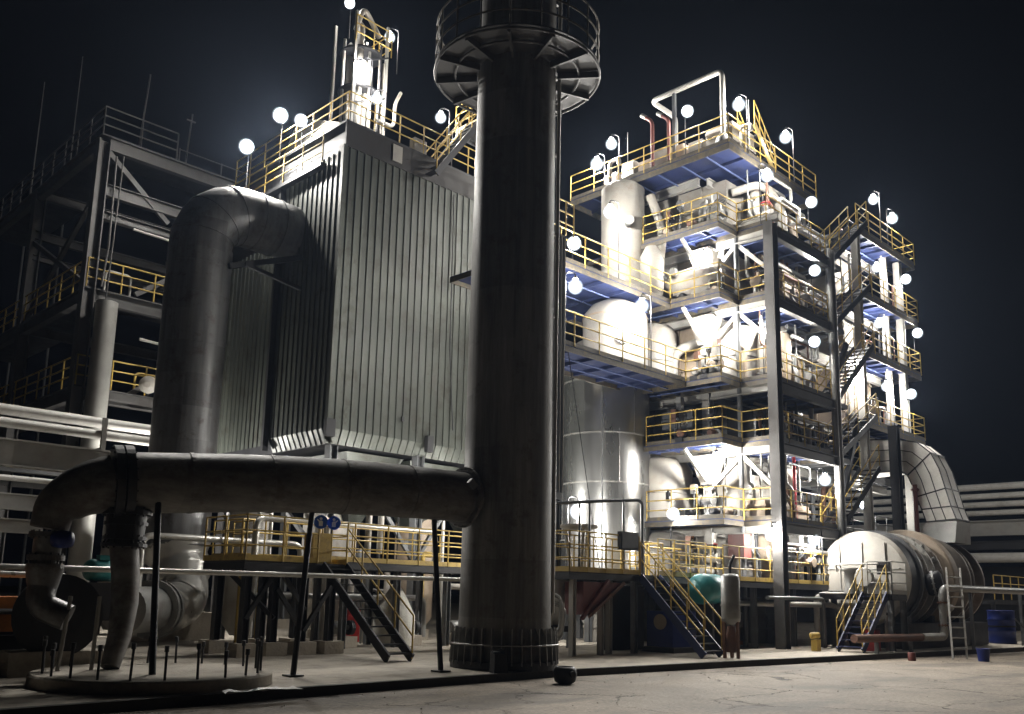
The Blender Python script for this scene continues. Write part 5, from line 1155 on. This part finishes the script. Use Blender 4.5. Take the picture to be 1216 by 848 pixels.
# burner gear on the end plate
t = thing('burner', 'grey burner gear standing in front of the white furnace end plate', 'burner', (30.6, 14.0, G))
MB().lathe((30.7, 14.1, 0), [(.28, 1.75), (.22, 2.2), (.22, 2.7), (.3, 2.72), (.3, 2.82)], 20).build('burner_body', M_gpipe, t)
MB().lathe((30.5, 13.6, 2.5), [(.3, 0), (.34, .05), (.3, .22), (.05, .25)], 24, (1, 0, 0)).build('blower', M_lsteel, t)
mb = MB(); pipe_mb(mb, [(30.7, 14.6, 2.7), (30.6, 14.6, 2.95), (30.6, 13.1, 2.95)], .04, .1, 8); pipe_mb(mb, [(30.8, 14.2, 1.9), (29.9, 15.0, 1.9), (29.9, 15.0, .6)], .1, .3, 12); mb.build('feed_pipe', M_lsteel, t)
cabinet('dark control box on the rail before the white furnace plate', 30.7, 30.8, 12.75, 13.2, 2.6, 3.05, M_fascia, 'x')
platform('small platform in front of the white furnace plate at the head of the blue stair', 29.9, 31.1, 12.4, 15.1, 1.95, [[(29.95, 13.2, 1.95), (29.95, 12.4, 1.95), (31.1, 12.4, 1.95)]], M_dsteel, M_lsteel, posts=[(30.0, 12.5, G), (31, 12.5, G), (30.0, 14.9, G), (31, 14.9, G)])
stairs('blue stair with yellow handrails climbing right to the white furnace plate', (27.9, 13.35, G + .05), (29.9, 13.35, 1.95), .8, M_blue, M_yel, treads=9, side=(0, -1, 0), tread_mat=M_blue)
t = thing('hoist_motor', 'yellow motor unit on the pad at the foot of the blue stair', 'motor', (27.6, 14.0, G))
MB().lathe((27.3, 13.9, .62), [(.05, -.04), (.1, 0), (.1, .28), (.06, .32)], 18, (1, -.3, 0)).build('motor_body', M_yel, t); MB().box(27.35, 27.6, 13.75, 13.95, G, .5).build('motor_foot', M_yel, t)
t = thing('red_box', 'red box standing right under the blue stair', 'box', (29.2, 12.9, G)); MB().box(29.3, 29.8, 12.8, 13.2, G, .8).build('box_body', M_redb, t); MB().box(29.28, 29.82, 12.78, 13.22, .802, .84).build('lid', M_red, t)
# gas cylinder
t = thing('gas_cylinder', 'pale gas cylinder standing below the furnace platform', 'cylinder', (30.2, 12.6, G)); MB().lathe((30.3, 12.75, 0), [(.1, G), (.1, 1.1), (.05, 1.2), (.03, 1.28)], 16).build('cylinder_body', M_white, t); MB().tube((30.3, 12.75, 1.27), (30.3, 12.75, 1.36), .035).build('cylinder_valve', M_dsteel, t)
# pipework on the drum side
t = thing('gas_valve_train', 'round dark valve housing and pipe elbow on the side of the furnace', 'valve', (33.3, 12.3, 2.2))
MB().lathe((33.0, 12.35, 2.35), [(.1, -.15), (.38, -.1), (.42, 0), (.42, .35), (.3, .42)], 26, (.3, -1, .15)).build('housing', M_dsteel, t)
mb = MB(); flange(mb, (33.0, 12.2, 2.35), .45, (.3, -1, .15), .03, 24, 14); pipe_mb(mb, [(33.0, 12.1, 2.35), (33.0, 11.9, 1.9), (33.3, 12.1, 1.6), (34.4, 12.2, 1.55)], .12, .25, 14); mb.build('elbow_pipe', M_gpipe, t)
# brown pipe bend + ladder + road things
t = thing('bypass_pipe', 'brown-grey pipe with two elbows crossing in front of the furnace at right', 'pipe', (31.3, 11.75, G))
bp = [(60, 9.6, 2.25), (32.2, 11.68, 2.2), (32.2, 11.68, .68), (26.9, 12.35, .68)]
mb = MB(); pipe_mb(mb, bp[:3], .12, .38, 20, 8); mb.build('upper_pipe', M_gpipe, t)
mb = MB(); pipe_mb(mb, [(32.2, 11.68, 1.0), (32.2, 11.68, .6), (31.3, 11.82, .6), (30.8, 11.88, .6)], .13, .4, 20, 8); mb.build('elbow', M_lsteel, t)
MB().tube((30.8, 11.9, .6), (27.0, 12.4, .6), .12, n=18).build('lower_pipe', M_brown, t)
mb = MB(); flange(mb, (32.2, 11.68, 1.72), .17, (0, 0, 1), .025, 20, 8); mb.build('flange', M_brown, t); mb = MB(); flange(mb, (32.2, 11.68, .98), .17, (0, 0, 1), .02, 20, 8); mb.build('flange', M_brown, t)
for x in (34.5, 40): MB().bar((x, 11.55, 0), (x, 11.55, 2.1), .1, .1).build('support', M_steel, t)
for x, y in ((28.2, 12.25), (30.2, 12.0)): MB().bar((x, y, .1), (x, y, .48), .1, .1).build('support', M_steel, t)
t = thing('ladder', 'pale metal ladder leaning on the brown-grey pipe at right', 'ladder', (30.7, 10.75, 0))
La, Lb = V((30.35, 10.8, 0)), V((30.95, 10.58, 0)); Ta, Tb = V((31.45, 11.22, 2.85)), V((32.0, 10.98, 2.85))
for a, b in ((La, Ta), (Lb, Tb)): MB().bar(a, b, .06, .05).build('ladder_rail', M_lsteel, t)
for k in range(1, 9): f_ = k / 9; MB().tube(La.lerp(Ta, f_), Lb.lerp(Tb, f_), .022, n=8).build('rung', M_lsteel, t)
t = thing('bucket', 'blue plastic bucket standing on the road near the ladder', 'bucket', (30.2, 9.85, 0))
BKX, BKY = 30.2, 9.85
MB().lathe((BKX, BKY, 0), [(.15, 0), (.19, .36), (.2, .38), (.17, .38), (.14, .05)], 24).build('bucket_body', M_dblue, t)
mb = MB(); mb.sweep([(BKX + .19 * cos(a), BKY, .36 - .1 * sin(a)) for a in [pi * i / 8 for i in range(9)]], .008, 5); mb.build('bail_handle', M_steel, t)
o = MB().lathe((28.2, 11.2, 0), [(.11, 0), (.115, .02), (.115, .22), (.1, .24)], 16).build('tin_can', M_red, None, (28.2, 11.2, 0)); tag(o, 'small rusty red tin standing on the road left of the ladder', 'tin')
t = thing('iron_pot', 'black round pot lying on the road beside the chimney', 'pot', (13.75, 12.15, 0))
MB().lathe((13.75, 12.15, 0), [(.12, 0), (.2, .05), (.23, .16), (.22, .27), (.18, .33), (.15, .33), (.17, .2)], 24).build('pot_body', M_black, t)
MB().lathe((13.7, 11.93, .2), [(.06, 0), (.06, .05)], 12, (-.2, -1, 0), False).build('spout', M_black, t)
t = thing('plastic_sheet', 'crumpled pale plastic sheet lying along the kerb near the round plinth', 'sheet', (7.3, 12.85, G))
mb = MB(); RS = random.Random(2); vs = [(6.9 + .16 * i, 12.62 + .1 * j + .02 * RS.random(), G + .01 + .05 * RS.random()) for i in range(9) for j in range(4)]
mb.add(vs, [(i * 4 + j, i * 4 + j + 1, (i + 1) * 4 + j + 1, (i + 1) * 4 + j) for i in range(8) for j in range(3)], True); mb.build('sheet_fold', M_wpipe, t)
t = thing('black_box', 'black box with sloped lid leaning at the chimney base', 'box', (13.0, 13.35, G))
MB().hexa([(12.95, 13.3, G), (13.25, 13.2, G), (13.3, 13.4, G), (13.0, 13.5, G), (12.98, 13.33, G + .36), (13.22, 13.25, G + .36), (13.28, 13.38, G + .42), (13.02, 13.48, G + .42)]).build('box_body', M_black, t)
MB().bar((13.0, 13.42, G + .44), (13.25, 13.33, G + .44), .03, .03).build('handle', M_dsteel, t)
# right edge: platform rail, blue tarp drum, orange cart
platform('small yellow railed walkway beyond the furnace at the right edge', 43, 52, 13.4, 15.0, 1.9, [[(43, 13.4, 1.9), (52, 13.4, 1.9)]], M_dsteel, M_yel, posts=[(44, 13.8, G), (50, 13.8, G)], toe=False)
t = thing('blue_drum', 'tall deep blue wrapped drum at the right edge behind the bucket', 'drum', (40.2, 12.3, 0))
MB().lathe((41.0, 12.6, 0), [(.5, G), (.52, .25), (.5, .3), (.5, .62), (.53, .66), (.5, .7), (.5, 1.05), (.53, 1.09), (.5, 1.13), (.5, 1.42), (.52, 1.46), (.45, 1.47), (.44, 1.42)], 28).build('drum_body', M_dblue, t); MB().lathe((41.0, 12.6, 0), [(.525, .8), (.525, .86)], 20, smooth=False).build('strap', M_dsteel, t)
t = thing('hand_cart', 'orange-red hand cart with a raised handle at the far right', 'cart', (37.5, 10.6, 0))
MB().box(37.6, 38.5, 10.2, 10.8, .15, .5).build('cart_tray', M_orange, t); MB().bar((37.6, 10.5, .5), (37.0, 10.9, 1.2), .05, .05).build('cart_handle', M_steel, t)
for x in (37.8, 38.3): MB().lathe((x, 10.15, .15), [(.15, 0), (.15, .06)], 16, (0, -1, 0), False).build('wheel', M_black, t)

# ================================================================== RECTANGULAR DUCT ELBOW at right
t = thing('square_duct', 'large square panelled duct curving out of the tower and down to the furnace', 'duct', (42, 14.4, 5))
DX0, DX1 = 37.0, 38.4
inn = [(16.4, 6.9), (14.95, 6.95), (14.68, 6.9), (14.46, 6.72), (14.28, 6.3), (14.15, 5.84), (13.98, 5.33), (13.83, 4.83)]
out = [(16.4, 8.35), (14.85, 8.24), (14.0, 8.02), (13.5, 7.55), (13.22, 6.9), (13.03, 6.11), (12.86, 5.4), (12.7, 4.9)]
secs = [[vv((DX0, *a)), vv((DX0, *b)), vv((DX1, *b)), vv((DX1, *a))] for a, b in zip(inn, out)]
mb = MB()
for a, b in zip(secs, secs[1:]): mb.add(a + b, [(0, 1, 5, 4), (1, 2, 6, 5), (2, 3, 7, 6), (3, 0, 4, 7)])
mb.add(secs[0], [(3, 2, 1, 0)]); mb.add(secs[-1], [(0, 1, 2, 3)]); mb.build('duct_shell', M_wpipe, t)
mb = MB()
for sidx in (1, 3, 5, 6, 7):
    q = secs[sidx]
    for k in range(4): mb.bar(q[k], q[(k + 1) % 4], .05, .05)
for k in range(4):
    for a, b in zip(secs, secs[1:]): mb.bar(a[k], b[k], .04, .04)
for f_ in (1 / 3, 2 / 3):
    for a, b in zip(secs, secs[1:]):
        mb.bar(a[0].lerp(a[1], f_) - V((.012, 0, 0)), b[0].lerp(b[1], f_) - V((.012, 0, 0)), .03, .03)
for a, b in zip(secs, secs[1:]): mb.bar(a[1].lerp(a[2], .5), b[1].lerp(b[2], .5), .04, .04)
mb.build('panel_seam', M_dsteel, t)
MB().hexa([(DX0 - .15, 12.75, 4.0), (DX1 + .15, 12.75, 4.0), (DX1 + .15, 14.3, 4.0), (DX0 - .15, 14.3, 4.0), (DX0 - .02, 12.68, 4.84), (DX1 + .02, 12.68, 4.84), (DX1 + .02, 13.86, 4.8), (DX0 - .02, 13.86, 4.8)]).build('transition', M_gpipe, t)
o = MB().ibeam((36.6, 14.75, G), (36.6, 14.75, 8.7), .35, .35, .03).build('column', M_dsteel, None, (36.6, 14.75, G)); tag(o, 'dark steel column just left of the square duct', 'column')
t = thing('red_pipe', 'dark red vertical pipe beside the square duct', 'pipe', (37.2, 14.9, 4)); MB().tube((36.75, 14.1, 3.6), (36.75, 14.1, 6.3), .09, n=12).build('pipe_run', M_red, t)
mb = MB(); flange(mb, (36.75, 14.1, 6.1), .16, (0, 0, 1), .03, 18, 8); mb.build('flange', M_red, t)

# ================================================================== FAR RIGHT PIPE BRIDGE (runs along Y)
t = thing('pipe_bridge', 'pale pipe bridge with a deep girder leaving the picture at the right', 'pipe rack', (58, 12, G))
MB().ibeam((58, -6, 6.1), (58, 45, 6.1), .4, .9, .06).build('girder', M_lsteel, t)
MB().ibeam((58, -6, 5.1), (58, 45, 5.1), .3, .5, .05).build('girder', M_dsteel, t)
for y in (-2, 8, 14.9, 30): MB().box(57.6, 57.9, y, y + .25, 6.55, 8.7).build('rack_post', M_lsteel, t)
for y in (-1, 24, 40): MB().ibeam((58, y, G), (58, y, 5.6), .4, .4, .04).build('leg', M_steel, t)
for i, (z, r) in enumerate(((8.55, .2), (8.0, .17), (7.5, .17), (7.0, .16))):
    o = MB().tube((58.1, -6, z), (58.1, 45, z), r, n=16).build('bridge_pipe', M_wpipe, None, (58.1, 12, z)); tag(o, '%s of the four pale pipes on the far right pipe bridge' % ('top', 'second', 'third', 'lowest')[i], 'pipe', 'pipes on the far right bridge')
o = MB().tube((57.4, -6, 4.35), (57.4, 45, 4.35), .28, n=16).build('bridge_pipe', M_wpipe, None, (57.4, 12, 4.3)); tag(o, 'thick pale pipe hung below the far right pipe bridge', 'pipe')
o = MB().box(62, 62.5, -30, 60, G, 4.0).build('boundary_wall', M_dsteel, None, (62, 10, G)); tag(o, 'low dark wall behind the far right pipe bridge', 'wall')

# ================================================================== LAMPS
deck = LV
L = [
 ((52.0, 6.0, 9.5), .15, 'added out of view to brighten the far right pipe bridge', 1.6),  # unseen lamp added to brighten the pipe bridge
 ((25.9, 21.5, 18.45), 17.35, 'far left end of the top deck, the lower of two', 1.5), ((26.5, 21.25, 19.45), 17.35, 'far left end of the top deck, the higher of two', 1),
 ((26.5, 17.66, 19.5), 17.35, 'inside the grey duct loop above the top deck', 1), ((26.85, 15.7, 19.15), 17.35, 'at the front corner of the top deck, beside the duct loop', 1),
 ((30.05, 15.6, 19.1), 17.35, 'tall pole on the right part of the top deck', 1), ((27.45, 15.0, 16.4), 14.55, 'on the sixth deck rail right under the top deck corner', .8),
 ((30.7, 15.0, 16.5), 14.55, 'on the sixth deck rail at the foot of the highest stair', .8), ((37.9, 15.6, 19.2), 17.35, 'on the top right balcony, left of its two', .8),
 ((39.9, 15.6, 18.95), 17.35, 'on the top right balcony, right of its two', 1.2),
 ((23.5, 18.9, 14.9), 12.0, 'beside the flared white vessel above the high walkway', 1.1), ((20.8, 18.2, 12.75), 12.0, 'low on the high walkway close to the chimney', 1),
 ((20.2, 17.6, 11.0), 9.05, 'under the high walkway close to the chimney', 1), ((23.3, 17.4, 11.1), 9.05, 'in front of the white silo cap', 1),
 ((26.75, 17.2, 13.7), 12.0, 'under the sixth deck against the white column head', .7), ((30.75, 15.0, 13.8), 12.0, 'on the fifth deck rail beside the twin pipe column', .7),
 ((38.85, 16.0, 16.4), 14.55, 'under the top right balcony, inner one', .7), ((41.0, 15.6, 16.35), 14.55, 'outer end of the second right balcony', 1.2),
 ((27.9, 15.3, 11.15), 9.05, 'right behind the big column on the fourth deck', .7), ((30.5, 15.0, 11.0), 9.05, 'on the fourth deck rail beside the twin pipe column', .7),
 ((38.8, 16.0, 13.8), 12.0, 'under the second right balcony, inner one', .7), ((42.0, 15.6, 14.0), 12.0, 'outer end of the third right balcony', 1.2),
 ((39.2, 16.0, 11.0), 9.0, 'under the third right balcony, inner one', .8), ((40.8, 15.6, 10.9), 9.0, 'outer end of the lowest right balcony', 1.3),
 ((30.9, 15.0, 5.95), 4.3, 'on the second deck rail beside the twin pipe column', .7), ((27.0, 15.0, 3.75), 2.25, 'on the first deck in front of the big column', .7),
 ((29.9, 15.0, 3.75), 2.25, 'on the first deck midway between the two tall columns', .7), ((25.8, 18.0, 4.5), 2.25, 'right beside the silo just above the first deck', .8),
 ((38.6, 17.0, 5.8), 4.3, 'in the dark low right half of the tower', .7), ((26.5, 16.9, 11.0), 9.05, 'by the white column on the left side of the fourth deck', .75),
 ((21.1, 18.2, 4.2), 2.3, 'at the foot of the silo near the chimney', 1.2), ((30.6, 16.5, 6.4), 4.3, 'inside the second storey behind the big column', .7),
 ((26.5, 16.7, 6.3), 4.3, 'by the white column head on the second deck', 1.0), ((36.0, 16.0, 10.7), 9.0, 'beside the highest white arch pipe of the right balconies', .6),
 ((14.3, 27.8, 16.95), 15.5, 'lower left of the glaring lamps on the clad building roof', 3.0), ((15.3, 27.4, 18.4), 16.5, 'biggest glaring lamp on the clad building roof', 3.4),
 ((15.9, 27.0, 18.3), 16.5, 'right next to the biggest glaring lamp beside the white hood', 1.2), ((17.8, 26.1, 20.9), 19.4, 'low on the slim roof tower, left side', 1),
 ((19.6, 27.0, 23.4), 21.9, 'on the right side of the slim roof tower top', 1), ((17.65, 27.0, 23.9), 22.6, 'tiny one at the very top of the slim roof tower', .5),
 ((18.5, 26.1, 19.9), 18.7, 'low on the slim roof tower, right side', .8), ((20.4, 24.6, 19.35), 16.9, 'over the dark roof stair near the chimney', .8), ((21.7, 24.9, 19.0), 16.9, 'beside the pale vessel at the roof stair', .7),
 ((13.6, 22.6, 5.2), 3.6, 'hidden under the left end of the clad building', .9), ((17.4, 22.8, 5.0), 2.55, 'under the middle of the clad building', .9), ((21.4, 22.2, 4.8), 2.6, 'under the right end of the clad building', .9),
 ((13.6, 29.6, 5.3), 3.0, 'under the rear left part of the clad building', 2.0),
]
for i, (p, zb, where, s_) in enumerate(L):
    if 'hidden' in where or 'clad building' in where and 'under' in where: s_ *= .6
    elif 'roof' in where: s_ *= .7
    off = (.34, -.12) if i % 3 else (-.3, .14)
    if 'glaring' in where or i % 4 == 3 or 'outer end' in where:
        flood('lit lamp %s' % where, p, zb, (.27 + .05 * min(s_, 3.5)) , strength=s_ if 'glaring' not in where else s_ * 1.1)
        continue
    lamp('lit lamp %s' % where, p, zb, off, r=.115 + .03 * min(s_, 2.5), strength=s_)

# ================================================================== HAZE
hz = MB(); hz.box(-70, 130, -60, 150, -1.3, 60)
hz = hz.build('haze', bpy.data.materials.new('haze_air')); tag(hz, kind='stuff')
hm = hz.data.materials[0]; hm.use_nodes = True; hn = hm.node_tree; hn.nodes.clear()
pv = hn.nodes.new('ShaderNodeVolumePrincipled'); ho = hn.nodes.new('ShaderNodeOutputMaterial')
pv.inputs['Color'].default_value = (0.55, 0.70, 1.0, 1); pv.inputs['Density'].default_value = 0.00026; pv.inputs['Anisotropy'].default_value = 0.6
hn.links.new(pv.outputs['Volume'], ho.inputs['Volume'])
try: hm.cycles.homogeneous_volume = True
except Exception: pass
